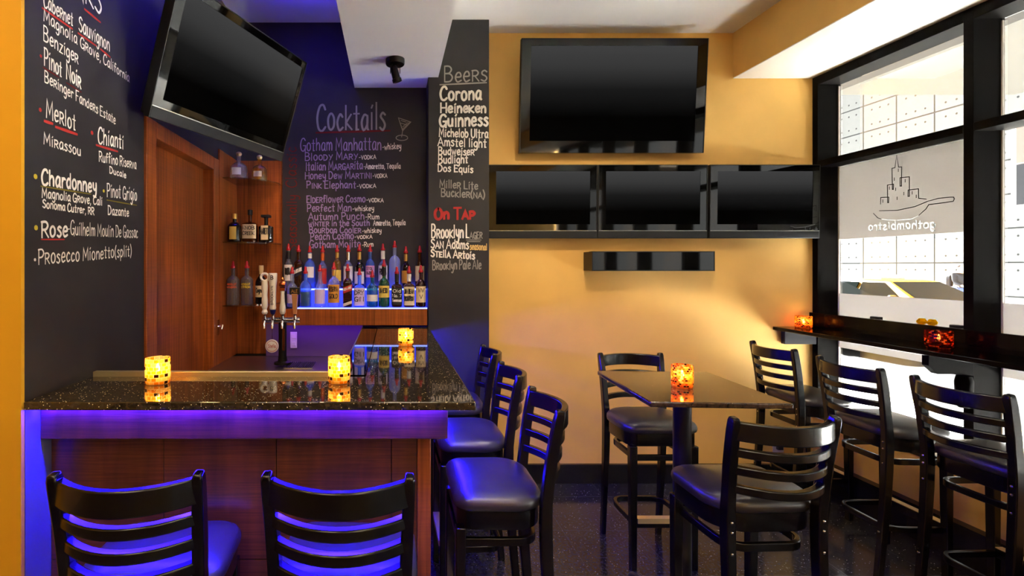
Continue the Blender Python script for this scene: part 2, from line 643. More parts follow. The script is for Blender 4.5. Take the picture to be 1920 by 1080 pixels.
DRK = [rgb(150, 40, 18), rgb(60, 16, 10), rgb(186, 70, 26), rgb(24, 8, 6), rgb(110, 26, 14), rgb(170, 90, 50), rgb(90, 22, 12), rgb(130, 34, 16)]
M['mosaic_amber'] = mosaic('amber_mosaic_glass', AMB, rgb(255, 232, 180))
M['mosaic_rust'] = mosaic('rust_mosaic_glass', RUS, rgb(236, 170, 100), 11, 22, clear=0.4)
M['mosaic_dark'] = mosaic('dark_red_mosaic_glass', DRK, rgb(60, 24, 16), 10, 24, clear=0.5)
M['shelf_glass'] = clear_glass('green_edged_shelf_glass', (0.9, 0.97, 0.92, 1))
M['g_clear'] = clear_glass('clear_bottle_glass', (0.86, 0.9, 0.93, 1), 0.22, (0.75, 0.82, 0.95, 1))
M['g_frost'] = clear_glass('frosted_bottle_glass', (0.85, 0.88, 0.98, 1), 0.75, rgb(190, 200, 235), 0.4, 0.2)
M['g_smoke'] = clear_glass('misted_bottle_glass', (0.8, 0.8, 0.84, 1), 0.55, rgb(140, 128, 130), 0.5, 0.15)
M['g_amber'] = clear_glass('amber_bottle_glass', (0.62, 0.28, 0.06, 1), 0.25, rgb(130, 70, 20))
M['g_brown'] = clear_glass('brown_bottle_glass', (0.34, 0.12, 0.04, 1), 0.25, rgb(80, 34, 14))
M['g_dark'] = clear_glass('dark_bottle_glass', (0.08, 0.05, 0.05, 1), 0.4, rgb(20, 14, 12))
M['g_green'] = clear_glass('green_bottle_glass', (0.1, 0.5, 0.16, 1), 0.35, rgb(36, 124, 44))
M['g_teal'] = clear_glass('teal_bottle_glass', (0.1, 0.5, 0.42, 1), 0.35, rgb(30, 130, 110))
M['g_blue'] = clear_glass('blue_bottle_glass', (0.4, 0.6, 1.0, 1), 0.4, rgb(120, 170, 255))
M['g_gold'] = clear_glass('golden_bottle_glass', (0.9, 0.66, 0.2, 1), 0.3, rgb(222, 170, 60))
M['liq_green'] = clear_glass('green_liquid', (0.08, 0.5, 0.1, 1), 0.6, rgb(30, 140, 50))
M['concrete'] = paint('pale_concrete', rgb(96, 96, 94), 0.8, 0.03, 0)
M['asphalt'] = paint('grey_road', rgb(56, 56, 55), 0.9, 0.12, 0, 1.2, spec=0.05)
M['pavement'] = paint('pale_pavement', rgb(244, 244, 242), 0.9, 0.03, 0)
M['roadyellow'] = mat('yellow_kerb_paint', rgb(232, 214, 90), 0.7)
M['joint'] = mat('dark_joint', rgb(34, 32, 30), 0.8)
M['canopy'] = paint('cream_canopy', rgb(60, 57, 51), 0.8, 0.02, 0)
M['cabyellow'] = mat('yellow_car_paint', rgb(130, 92, 8), 0.4, 0, 0.2, 0.0)
M['carwhite'] = mat('white_car_paint', rgb(240, 240, 240), 0.25, 0, 0.5, 0.5)
M['cardark'] = mat('dark_car_paint', rgb(30, 30, 34), 0.25, 0, 0.5, 0.5)
M['carglass'] = mat('tinted_car_glass', rgb(8, 13, 11), 0.15, 0, 0.08)
M['tyre'] = mat('black_rubber', rgb(22, 22, 22), 0.7)
M['jacket'] = mat('dark_grey_jacket', rgb(34, 35, 38), 0.8, spec=0.1)
M['jeans'] = mat('blue_jeans', rgb(60, 76, 120), 0.8)
M['skin'] = mat('skin', rgb(214, 164, 134), 0.55)
M['hair'] = mat('dark_hair', rgb(52, 38, 30), 0.6)
M['bag'] = mat('black_bag', rgb(16, 16, 19), 0.6, spec=0.1)
M['tulip'] = frosted('yellow_petals', rgb(252, 214, 20))
M['stemgreen'] = mat('green_stem', rgb(70, 120, 50), 0.5)
M['outlet'] = mat('ivory_plastic', rgb(226, 216, 214), 0.4)
M['darkgrille'] = mat('brown_grille', rgb(96, 74, 64), 0.6)
M['cableblack'] = mat('black_cable', rgb(20, 20, 22), 0.5)


def struct(name, mb, m, parent=None, bevel=0.0, label=None):
    o = mb.build(name, m, parent, bevel=bevel, smooth=35)
    if parent is None:
        o['kind'] = 'structure'
    if label:
        o['label'] = label
    return o


# ------------------------------------------------------------------ the setting
YB, YC, XL = 3.665, 3.462, -1.153     # back wall, chalkboard column, left chalkboard wall
struct('floor', MB().box(-3.2, 3.3, -3.2, 3.9, -0.1, 0.0), M['floor'])
struct('ceiling', MB().box(-3.2, 2.52, -3.2, 3.9, 3.40, 3.46).box(-0.277, 2.52, -3.2, 3.9, 3.322, 3.40).box(-3.2, -0.277, -3.2, 1.55, 3.322, 3.40), M['ceil'])
struct('ceiling_soffit', MB().box(-0.277, 0.323, -0.6, YB, 2.918, 3.322), M['ceil'])
bm_ = MB().box(2.52, 3.32, -3.2, YB, 2.992, 3.46)
struct('ceiling_beam', bm_, M['yellow'])
struct('ceiling_beam_soffit', MB().box(2.521, 3.32, -3.2, YB, 2.987, 2.992), M['ceil'])
struct('wall_back', MB().box(0.30, 3.262, YB, YB + 0.12, 0, 3.46), M['yellow'])
struct('wall_alcove', MB().box(-1.4, 0.30, YB, YB + 0.12, 0, 3.46), M['chalk'])
struct('wall_column', MB().box(0.253, 0.678, YC, YB, 0, 3.322), M['chalk'], bevel=0.003)
wl = MB().box(-1.40, XL, 1.556, 2.306, 0, 3.46).box(-1.40, XL, 2.306, 3.279, 2.302, 3.46).box(-1.40, XL, 3.279, YB, 0, 3.46).box(-1.40, -1.30, 2.306, 3.279, 0, 2.302)
WALL_LEFT = struct('wall_left', wl, M['chalk'])
struct('wall_dado', MB().box(XL, XL + 0.002, 1.557, 1.70, 0, 1.147), M['dado'])
struct('wall_pillar', MB().box(-3.2, XL, 1.542, 1.556, 0, 3.322), M['orange'])
struct('wall_rear', MB().box(-3.3, 3.4, -3.3, -3.2, 0, 3.46), M['yellow'])
struct('wall_side', MB().box(-3.3, -3.2, -3.2, 1.6, 0, 3.46), M['yellow'])
struct('wall_knee', MB().box(3.105, 3.30, -3.2, YB, 0, 0.495), M['yellow'])
struct('baseboard_back', MB().box(0.678, 3.105, YB - 0.016, YB, 0, 0.125).box(0.678, 3.105, YB - 0.024, YB, 0.125, 0.142), M['basebd'])
struct('baseboard_window', MB().box(3.06, 3.105, -3.2, YB - 0.024, 0, 0.19).box(3.05, 3.105, -3.2, YB - 0.024, 0.19, 0.21), M['basebd'])
struct('trim_sill', MB().box(3.09, 3.30, -3.2, YB - 0.001, 0.495, 0.51), M['ceil'])
WALL_ALCOVE = bpy.data.objects['wall_alcove']
WALL_COLUMN = bpy.data.objects['wall_column']

# windows: mullions every 0.97 m, transom, header, panes and frosted film
pitch = 0.969
ymul = [3.618 - pitch * i for i in range(7)]          # near face of each mullion
for i, y0 in enumerate(ymul):
    y1 = min(y0 + 0.047, YB - 0.0005)
    o = struct('trim_%d' % (i + 1), MB().box(3.105, 3.275, y0, y1, 0.51, 2.987), M['frame'], bevel=0.002)
    MB().box(3.252, 3.262, y0 - 0.007, y0 - 0.0005, 0.52, 2.91).build('glazing_gasket', M['frameedge'], o)
for i in range(6):
    ya, yb = ymul[i + 1] + 0.047, ymul[i]
    root = empty('window_%d' % (i + 1), (3.26, (ya + yb) / 2, 0.51))
    root['kind'] = 'structure'
    h = (yb - ya) / 2
    f = MB().box(-0.155, -0.045, -h, h, 1.812, 1.858).box(-0.155, 0.01, -h, h, 2.412, 2.477)
    f.build('frame', M['frame'], root, bevel=0.002)
    MB().box(0.0, 0.006, -h + 0.001, h - 0.001, 1.86, 2.411).build('upper_pane', M['glass'], root)
    MB().box(0.0, 0.006, -h + 0.001, h - 0.001, 0.001, 1.811).build('lower_pane', M['glass'], root)
    MB().box(-0.045, 0.02, -h + 0.001, h - 0.001, 1.815, 1.855).build('glazing_bar', M['frame'], root)
    MB().box(-0.004, -0.001, -h + 0.002, h - 0.002, 0.50, 0.892).build('frosted_film', M['film'], root)
    if i == 0:
        FILM_ROOT = root
        FILM = MB().box(-0.004, -0.001, -h + 0.002, h - 0.002, 1.285, 1.811).build('frosted_film', M['film'], root)

# ------------------------------------------------------------------ chalk lettering: a single-line hand alphabet
GL = {
 'A': (5, ["0,0 2.5,7 5,0", "0.9,2.4 4.1,2.4"]),
 'B': (4.4, ["0.3,0 0.3,7", "~0.3,7 2.6,6.9 3.7,5.5 2.6,3.9 0.5,3.7", "~0.5,3.7 3,3.5 4.2,1.9 3,0.2 0.3,0"]),
 'C': (4.4, ["~4.3,5.7 3.3,7 1.5,6.5 0.3,3.6 1,0.6 2.8,0 4.4,1.1"]),
 'D': (4.6, ["0.4,0 0.4,7", "~0,6.9 2.8,6.6 4.4,3.6 2.8,0.4 0.2,0"]),
 'E': (3.8, ["3.6,7 0.3,6.9 0.3,0 3.8,0.1", "0.3,3.7 3.1,3.7"]),
 'F': (3.8, ["3.8,7 0.3,6.8 0.3,0", "0.3,3.7 3,3.7"]),
 'G': (4.8, ["~4.4,5.8 3.2,7 1.4,6.4 0.3,3.6 1,0.7 2.8,0 4.2,1.3", "2.6,3 4.6,3 4.4,-0.6"]),
 'H': (4.6, ["0.3,0 0.3,7", "4.3,0 4.3,7", "0.3,3.5 4.3,3.6"]),
 'I': (1.6, ["0.8,0 0.8,7"]),
 'J': (3.2, ["~2.8,7 2.8,1.5 1.6,0 0.2,1"]),
 'K': (4.4, ["0.3,0 0.3,7", "4.2,6.6 0.4,3 4.4,0"]),
 'L': (3.6, ["0.3,7 0.3,0.1 3.6,0"]),
 'M': (5.6, ["0.3,0 0.7,7 2.8,2 4.9,7 5.3,0"]),
 'N': (4.6, ["0.3,0 0.3,7 4.3,0 4.3,7"]),
 'O': (5, ["~2.5,7 0.4,5 0.6,1.4 2.5,0 4.5,1.6 4.5,5.2 2.5,7"]),
 'P': (4.2, ["0.4,0 0.4,7", "~0,6.8 2.8,6.9 4,5.2 2.8,3.4 0.4,3.2"]),
 'Q': (5, ["~2.5,7 0.4,5 0.6,1.4 2.5,0 4.5,1.6 4.5,5.2 2.5,7", "3,1.6 5,-0.8"]),
 'R': (4.4, ["0.4,0 0.4,7", "~0,6.8 2.8,6.9 4,5.3 2.8,3.6 0.5,3.4", "1.8,3.4 4.4,0"]),
 'S': (4, ["~3.8,6 2.4,7 0.8,6 1,4.4 2.8,3.4 3.8,1.8 2.4,0 0.2,0.9"]),
 'T': (4.6, ["0,7 4.6,7", "2.3,7 2.3,0"]),
 'U': (4.4, ["~0.3,7 0.4,1.6 2.2,0 4,1.6 4.1,7"]),
 'V': (4.6, ["0.2,7 2.3,0 4.4,7"]),
 'W': (6, ["0.2,6.6 1.6,0 3,5 4.4,0 5.8,7"]),
 'X': (4.4, ["0.2,0 4.2,7", "0.2,7 4.2,0"]),
 'Y': (4.4, ["0.2,7 2.2,3.4", "4.2,7 1.2,0"]),
 'Z': (4.2, ["0.2,7 4,7 0.2,0 4.2,0"]),
 'a': (3.6, ["~3.2,4.2 1.6,4.6 0.3,2.4 1.2,0.1 3,1.6 3.2,4.4", "~3.2,4.4 3.1,1 3.7,0"]),
 'b': (3.6, ["0.4,7 0.4,0.2", "~0.4,3 2,4.5 3.4,2.4 2,0 0.4,0.8"]),
 'c': (3.2, ["~3,3.8 1.8,4.6 0.4,2.4 1.4,0.1 3.2,0.9"]),
 'd': (3.6, ["~3.1,3.8 1.6,4.5 0.3,2.3 1.4,0 3.1,1.2", "3.2,7 3.2,0"]),
 'e': (3.4, ["~0.4,2.4 3,2.6 2.6,4.4 1.2,4.3 0.3,2.2 1.3,0.1 3.3,0.8"]),
 'f': (2.8, ["~2.9,6.4 2,7 1.2,6 1.2,0", "0.2,4.2 2.6,4.3"]),
 'g': (3.6, ["~3.1,4.1 1.6,4.5 0.3,2.4 1.4,0.2 3.1,1.4", "~3.2,4.4 3.2,-1 2,-2.6 0.5,-1.8"]),
 'h': (3.6, ["0.4,7 0.4,0", "~0.4,2.8 1.8,4.5 3.1,3.4 3.2,0"]),
 'i': (1.4, ["0.7,4.4 0.7,0", "0.6,5.7 1.1,6.4"]),
 'j': (2, ["~1.3,4.4 1.3,-1 0.2,-2.4", "1.3,5.8 1.6,6.3"]),
 'k': (3.4, ["0.4,7 0.4,0", "3,4.4 0.5,2 3.4,0"]),
 'l': (1.3, ["0.6,7 0.6,0"]),
 'm': (5.2, ["0.4,4.5 0.4,0", "~0.4,3 1.6,4.5 2.6,3.2 2.6,0", "~2.6,3 3.8,4.5 4.8,3.2 4.8,0"]),
 'n': (3.6, ["0.4,4.5 0.4,0", "~0.4,2.8 1.8,4.5 3.1,3.4 3.2,0"]),
 'o': (3.6, ["~1.8,4.6 0.4,3.2 0.6,0.9 1.8,0 3.2,1.1 3.2,3.4 1.8,4.6"]),
 'p': (3.6, ["0.4,4.5 0.4,-2.4", "~0.4,3 2,4.5 3.4,2.4 2,0 0.4,0.8"]),
 'q': (3.6, ["~3.1,4.1 1.6,4.5 0.3,2.4 1.4,0.1 3.1,1.2", "3.2,4.4 3.2,-2.4"]),
 'r': (2.8, ["0.5,4.5 0.5,0", "~0.5,2.8 1.6,4.4 2.8,3.9"]),
 's': (3, ["~2.8,4 1.6,4.6 0.6,3.6 2,2.4 2.7,1.2 1.6,0 0.2,0.7"]),
 't': (2.8, ["1.4,6.4 1.4,0.2 2.4,0.2", "0.1,4.4 2.7,4.4"]),
 'u': (3.6, ["~0.4,4.5 0.5,1 1.8,0 3,1.2 3.1,4.5", "3.1,4.5 3.3,0"]),
 'v': (3.2, ["0.2,4.5 1.6,0 3,4.5"]),
 'w': (4.8, ["0.2,4.5 1.3,0 2.4,3.6 3.5,0 4.6,4.5"]),
 'x': (3.2, ["0.2,0 3,4.5", "0.2,4.5 3,0"]),
 'y': (3.4, ["~0.4,4.5 0.6,2 1.8,1 3,2", "~3.1,4.5 3,-0.6 1.8,-2.5 0.6,-1.9"]),
 'z': (3.2, ["0.3,4.4 3,4.4 0.2,0 3.2,0"]),
 '(': (1.8, ["~1.7,7.4 0.4,4 0.6,1.4 1.7,-1"]),
 ')': (1.8, ["~0.2,7.4 1.5,4 1.3,1.4 0.2,-1"]),
 '-': (2.4, ["0.3,2.6 2.2,2.7"]), ',': (1.2, ["0.8,0.4 0.3,-1.2"]), '.': (1, ["0.3,0.1 0.6,0.3"]),
 "'": (1, ["0.5,7 0.4,5.4"]), '/': (3, ["0,0 3,7"]), '1': (2, ["0.2,5.6 1.2,7 1.2,0"]), '8': (3.6, ["~1.8,3.6 0.4,5.4 1.8,7 3.2,5.4 1.8,3.6 0.2,1.7 1.8,0 3.4,1.7 1.8,3.6"]),
 '0': (4, ["~2,7 0.4,5 0.5,1.5 2,0 3.5,1.5 3.6,5 2,7"]), '7': (3.4, ["0.2,7 3.2,7 1.2,0"]),
}


def parse(s):
    sm = s[0] == '~'
    pts = [tuple(float(q) for q in t.split(',')) for t in s.lstrip('~').split()]
    if not sm:
        return pts
    out = []
    n = len(pts)
    loop = pts[0] == pts[-1]
    for i in range(n - 1):
        p1, p2 = pts[i], pts[i + 1]
        p0 = pts[i - 1] if i else (pts[-2] if loop else p1)
        p3 = pts[i + 2] if i + 2 < n else (pts[1] if loop else p2)
        for k in range(4):
            t = k / 4
            out.append(tuple(0.5 * (2 * p1[a] + (p2[a] - p0[a]) * t + (2 * p0[a] - 5 * p1[a] + 4 * p2[a] - p3[a]) * t * t + (3 * p1[a] - p0[a] - 3 * p2[a] + p3[a]) * t ** 3) for a in (0, 1)))
    out.append(pts[-1])
    return out


GP = {k: (wd, [parse(s) for s in st]) for k, (wd, st) in GL.items()}


def layout(txt):
    x, strokes = 0.0, []
    small = False
    for ch in txt:
        if ch == '^':            # next letter is a small capital
            small = True
            continue
        if ch == ' ':
            x += 2.3
            continue
        wd, st = GP[ch]
        if small:
            st = [[(p[0] * 0.8, p[1] * 0.7) for p in q] for q in st]
            wd *= 0.8
            small = False
        jx, jy, k = random.uniform(-.1, .1), random.uniform(-.18, .18), random.uniform(.94, 1.06)
        strokes += [[(x + jx + p[0], jy + p[1] * k) for p in s] for s in st]
        x += wd + 0.95
    return strokes, max(0.1, x - 0.95)


class Ink:
    """Flat strokes laid on a surface; fmap(u, v, lift) gives the 3D point."""
    def __init__(self):
        self.mb = MB()
        self.k = 0

    def stroke(self, pts, hw, fmap):
        self.k += 1
        lift = 0.0004 + 0.00005 * (self.k % 9)
        P = [Vector(p) for p in pts]
        P = [p for i, p in enumerate(P) if i == 0 or (p - P[i - 1]).length > 1e-7]
        if len(P) < 2:
            return
        d0 = (P[1] - P[0]).normalized()
        d1 = (P[-1] - P[-2]).normalized()
        P[0] = P[0] - d0 * hw * 0.6
        P[-1] = P[-1] + d1 * hw * 0.6
        A, B = [], []
        n = len(P)
        for i in range(n):
            a = (P[i] - P[i - 1]).normalized() if i else None
            b = (P[i + 1] - P[i]).normalized() if i < n - 1 else None
            t = (a + b) if a and b else (a or b)
            if t.length < 1e-4:
                t = b
            t.normalize()
            nrm = Vector((-t.y, t.x))
            k = 1.0
            if a and b:
                c = max(0.45, nrm.dot(Vector((-a.y, a.x))))
                k = 1 / c
            ww = hw * (0.75 if i in (0, n - 1) else 1.0) * k
            A.append(P[i] + nrm * ww)
            B.append(P[i] - nrm * ww)
        vs = [fmap(p.x, p.y, lift) for p in A] + [fmap(p.x, p.y, lift) for p in B]
        self.mb.add(vs, [(i, i + 1, n + i + 1, n + i) for i in range(n - 1)])

    def text(self, txt, p0, p1, h, hw, fmap):
        st, wd = layout(txt)
        p0, p1 = Vector(p0), Vector(p1)
        d = p1 - p0
        ex = d / wd
        upv = Vector((-d.y, d.x)).normalized()
        if upv.y < 0 and abs(d.x) > abs(d.y):
            upv = -upv
        # letters stay upright; only the baseline slopes
        ey = (Vector((0, 1)) if abs(d.x) > abs(d.y) else upv) * (h / 7.0)
        for s in st:
            self.stroke([p0 + ex * x + ey * y for x, y in s], hw, fmap)

    def dot(self, p, r, fmap):
        self.k += 1
        n = 12
        vs = [fmap(p[0] + r * math.cos(2 * math.pi * i / n), p[1] + r * math.sin(2 * math.pi * i / n), 0.0005) for i in range(n)]
        self.mb.add(vs, [tuple(range(n))])

    def build(self, name, m, parent):
        return self.mb.build(name, m, parent, smooth=0)


# where a line of sight through the photograph meets a wall: (u, v) on that wall
def on_left(x, y):
    Y = F * (-XL) / (735 - x)
    return (Y, HEYE + (499 - y) * Y / F)


def on_y(Y):
    return lambda x, y: ((x - 735) * Y / F, HEYE + (499 - y) * Y / F)


map_left = lambda u, v, l: (XL + 0.0006 + l, u, v)
map_alc = lambda u, v, l: (u, YB - 0.0006 - l, v)
map_col = lambda u, v, l: (u, YC - 0.0006 - l, v)
AL, CO = on_y(YB), on_y(YC)


def board(parent, pick, fmap, txt, a, b, hpx, color, wpx=1.3, name='chalk_line', label=None):
    ink = Ink()
    p0, p1 = pick(*a), pick(*b)
    h = 1.12 * abs(pick(a[0], a[1] - hpx)[1] - p0[1])
    hw = abs(pick(a[0], a[1] - wpx)[1] - p0[1]) * 0.5 * 1.3
    ink.text(txt, p0, p1, h, hw, fmap)
    o = ink.build(name, M[color], parent)
    if label:
        o['label'] = label
    return o


def under(parent, pick, fmap, segs, color, wpx=3.0, name='chalk_underline'):
    ink = Ink()
    for a, b in segs:
        p0, p1 = pick(*a), pick(*b)
        hw = abs(pick(a[0], a[1] - wpx)[1] - p0[1]) * 0.5
        mid = tuple((p0[i] + p1[i]) / 2 for i in (0, 1))
        ink.stroke([p0, mid, p1], hw, fmap)
    return ink.build(name, M[color], parent)


def bullet(parent, pick, fmap, spots, color):
    ink = Ink()
    for x, y, r in spots:
        p = pick(x, y)
        ink.dot(p, abs(pick(x, y - r)[1] - p[1]), fmap)
    return ink.build('chalk_bullet', M[color], parent)


LB = lambda *a, **k: board(WALL_LEFT, on_left, map_left, *a, **k)
LB('DRINKS', (86, -48), (190, 28), 46, 'chalk_white', 4.0, name='chalk_heading')
LB('Cabe^Rnet', (81, 12), (136, 49), 25, 'chalk_white', 2.2)
LB('Sauvignon', (147, 57), (205, 97), 25, 'chalk_white', 2.2)
LB('Magnolia G^Rove, California', (81, 38), (242, 154), 20, 'chalk_white', 2.0)
LB('Benzige^R', (81, 76), (146, 120), 24, 'chalk_white', 2.2)
LB('Pinot', (82, 122), (115, 145), 29, 'chalk_white', 2.4)
LB('Noi^R', (124, 147), (151, 166), 27, 'chalk_white', 3.0)
LB('Be^Ringer Fande^Rs Estate', (83, 153), (216, 233), 19, 'chalk_white', 2.0)
LB('Me^Rlot', (86, 219), (141, 245), 29, 'chalk_white', 2.6)
LB('Mi^Rassou', (81, 270), (151, 292), 19, 'chalk_white', 2.2)
LB('Chianti', (183, 269), (231, 279), 26, 'chalk_white', 2.6)
LB('Ruffino Rise^Rva', (185, 302), (255, 317), 17, 'chalk_white', 1.8)
LB('Ducale', (205, 324), (236, 334), 11, 'chalk_white', 1.8)
LB('Chardonney', (77, 346), (180, 361), 27, 'chalk_white', 3.8)
LB('Magnolia G^Rove, Cali', (78, 370), (191, 385), 16, 'chalk_white', 2.2)
LB('Sonoma Cutrer, RR', (79, 389), (176, 403), 14, 'chalk_white', 2.2)
LB('Pinot Grigio', (200, 369), (256, 376), 23, 'chalk_white', 1.9)
LB('Dazante', (202, 402), (241, 406), 15, 'chalk_white', 1.9)
LB('Rose', (77, 445), (126, 443), 28, 'chalk_white', 3.6)
LB('-Guilhelm Moulin De Gassac', (126, 440), (258, 446), 23, 'chalk_white', 1.7)
LB('P^Rosecco Mionetto(split)', (71, 496), (246, 480), 25, 'chalk_white', 2.4)
UL = lambda segs, c, wpx=3.0: under(WALL_LEFT, on_left, map_left, segs, c, wpx)
UL([((79, 15), (135, 54))], 'chalk_red', 4.5)
UL([((146, 62), (180, 86)), ((188, 92), (206, 107))], 'chalk_red', 4)
UL([((158, 17), (188, 42))], 'chalk_red', 4.5)
UL([((80, 126), (110, 145)), ((124, 155), (152, 173))], 'chalk_darkred', 2.4)
UL([((83, 227), (98, 232)), ((104, 238), (144, 252))], 'chalk_red', 6)
UL([((180, 272), (220, 284))], 'chalk_red', 4.5)
UL([((76, 349), (170, 364))], 'chalk_olive', 3)
UL([((200, 375), (256, 385))], 'chalk_olive', 2.4)
UL([((77, 449), (120, 449))], 'chalk_red', 3)
bullet(WALL_LEFT, on_left, map_left, [(76, 105, 3), (75, 206, 4), (172, 249, 4)], 'chalk_red')
bullet(WALL_LEFT, on_left, map_left, [(66, 331, 5), (194, 358, 3), (67, 427, 5)], 'chalk_yellow')
bullet(WALL_LEFT, on_left, map_left, [(65, 487, 3)], 'chalk_white')

AB = lambda *a, **k: board(WALL_ALCOVE, AL, map_alc, *a, **k)
AB('Cocktails', (594, 245), (723, 243), 42, 'chalk_grey', 3.0, name='chalk_heading')
under(WALL_ALCOVE, AL, map_alc, [((593, 249), (731, 245))], 'chalk_darkred', 4)
rows = [
 ('Gotham Manhattan', (563, 283), (715, 281), 21, 'chalk_lilac', '-whiskey', (717, 281), (752, 279), 10),
 ('Bloo^D^Y M^A^R^Y', (572, 301), (671, 299), 13, 'chalk_lilac', '-^V^O^D^K^A', (673, 299), (705, 298), 9),
 ('Italian M^A^R^G^A^Rita', (573, 320), (680, 317), 14, 'chalk_lilac', '-Amaretto, Tequila', (682, 317), (751, 316), 9),
 ('Honey Dew M^A^R^T^I^N^I', (572, 336), (697, 334), 12, 'chalk_lilac', '-^V^O^D^K^A', (699, 334), (726, 333), 9),
 ('P^I^N^K Elephant', (575, 353), (667, 353), 12, 'chalk_lilac', '-^V^O^D^K^A', (669, 353), (705, 352), 9),
 ('El^D^E^Rflowe^R Cosmo', (575, 380), (685, 379), 12, 'chalk_lilac', '-^V^O^D^K^A', (687, 379), (719, 379), 9),
 ('Pe^Rfect Man', (576, 397), (659, 396), 12, 'chalk_lilac', '-whiskey', (661, 396), (701, 395), 9),
 ('Autumn Punch', (578, 413), (683, 411), 12, 'chalk_lilac', '-Rum', (685, 411), (711, 411), 9),
 ('^Wi^N^T^E^R in the South', (578, 424), (693, 423), 9.5, 'chalk_lilac', 'Amaretto, Tequila', (700, 423), (760, 422), 9),
 ('Bou^Rbon Cool^E^R', (580, 437), (677, 437), 11, 'chalk_lilac', '-whiskey', (679, 437), (715, 436), 8),
 ('Peach Cosmo', (582, 450), (663, 448), 12, 'chalk_lilac', '-^V^O^D^K^A', (665, 448), (698, 447), 8),
 ('Gotham Mojito', (580, 465), (676, 463), 12, 'chalk_lilac', '-Rum', (679, 463), (700, 462), 8),
]
for t, a, b, h, c, t2, a2, b2, h2 in rows:
    AB(t, a, b, h, c, 1.5)
    AB(t2, a2, b2, h2, 'chalk_white', 1.0, name='chalk_note')
AB('Seasonally', (556, 470), (556, 366), 16, 'chalk_darkred', 1.5)
AB('Classic', (556, 352), (556, 276), 18, 'chalk_darkred', 1.5)
ink = Ink()
pa = lambda *pts: [AL(*p) for p in pts]
for s in (pa((747, 221), (770, 229), (755, 245), (747, 221)), pa((755, 245), (753, 257)), pa((752, 226), (761, 229)), pa((752, 231), (762, 234)), pa((755, 238), (764, 230)), pa((755, 242), (767, 230))):
    ink.stroke(s, 0.0032, map_alc)
ink.stroke([AL(753.5 + 11 * math.cos(a), 258.5 + 5 * math.sin(a)) for a in [2 * math.pi * i / 18 for i in range(19)]], 0.003, map_alc)
ink.build('chalk_drawing', M['chalk_grey'], WALL_ALCOVE)

CB = lambda *a, **k: board(WALL_COLUMN, CO, map_col, *a, **k)
CB('Bee^R^S', (833, 154), (913, 152), 25, 'chalk_grey', 2.2, name='chalk_heading')
under(WALL_COLUMN, CO, map_col, [((825, 159), (912, 155))], 'chalk_grey', 3)
for t, a, b, h, c, wp in [
 ('Corona', (825, 188), (902, 187), 22, 'chalk_white', 3.2), ('Heine^Ken', (826, 211), (911, 211), 16, 'chalk_white', 3.0),
 ('Guinness', (824, 237), (915, 236), 21, 'chalk_white', 3.2), ('Michelob Ultra', (823, 256), (915, 259), 14, 'chalk_white', 1.9),
 ('Amstel light', (821, 273), (912, 277), 14, 'chalk_white', 1.9), ('Budweise^R', (822, 290), (889, 291), 12.5, 'chalk_white', 1.9),
 ('Budlight', (822, 306), (877, 306), 13, 'chalk_white', 1.9), ('Dos Equis', (821, 321), (887, 324), 12, 'chalk_white', 1.8),
 ('Mille^R Lite', (824, 352), (896, 355), 13, 'chalk_grey', 1.8), ('Buc^Kle^R(^N^A)', (827, 368), (909, 372), 13, 'chalk_grey', 1.9),
 ('On T^A^P', (815, 411), (890, 410), 18, 'chalk_red', 4.0), ('B^Roo^Klyn', (809, 446), (869, 446), 21, 'chalk_white', 2.2),
 ('L', (874, 446), (879, 446), 22, 'chalk_white', 2.2), ('^A^G^E^R', (881, 447), (904, 447), 15, 'chalk_grey', 1.6),
 ('S^A^N Adams', (808, 465), (879, 467), 15, 'chalk_white', 1.9), ('seasonal', (881, 468), (913, 469), 11, 'chalk_tan', 1.6),
 ('S^T^Ell^A A^Rtois', (808, 481), (890, 486), 12.5, 'chalk_white', 2.2), ('B^Roo^Klyn Pale Ale', (811, 506), (902, 504), 15, 'chalk_grey', 1.7)]:
    CB(t, a, b, h, c, wp)
under(WALL_COLUMN, CO, map_col, [((874, 450), (902, 450)), ((876, 453), (900, 453))], 'chalk_grey', 1.6)

# etched sketch on the frosted film: a skyline standing in a skillet, and the name read from behind
XF = 3.2555


def on_film(x, y):
    Y = F * XF / (x - 735)
    return (Y, HEYE + (499 - y) * Y / F)


cyw = (ymul[1] + 0.047 + ymul[0]) / 2
map_film = lambda u, v, l: (XF - 3.26 - l, u - cyw, v - 0.51)
ink = Ink()
fp = lambda *pts: [on_film(*p) for p in pts]
K = lambda x, y: (1560 + x / 2.7, 60 + y / 2.7)
for s in [
 [(246, 872), (247, 838), (288, 836), (287, 864), (282, 864), (281, 775), (312, 770), (311, 797), (306, 797), (304, 690), (319, 687), (328, 622), (337, 684), (353, 683), (352, 780), (345, 780), (345, 738), (392, 733), (392, 832), (385, 832), (386, 800), (438, 794), (439, 842), (478, 846)],
 [(240, 905), (330, 903), (420, 884), (478, 860), (485, 857)],
 [(485, 857), (540, 842), (600, 836), (616, 836), (620, 845), (614, 857), (560, 865), (490, 874), (476, 896), (440, 928)],
 [(210, 918), (232, 941), (250, 947)],
]:
    ink.stroke([on_film(*K(*p)) for p in s], 0.0028, map_film)
for x, y in [(336, 700), (316, 745), (323, 796), (371, 753), (364, 818), (406, 814), (330, 842), (427, 832), (258, 856), (291, 790)]:
    ink.stroke([on_film(*K(x, y - 7)), on_film(*K(x, y + 7))], 0.0028, map_film)
ink.build('etched_drawing', M['ink'], FILM_ROOT)
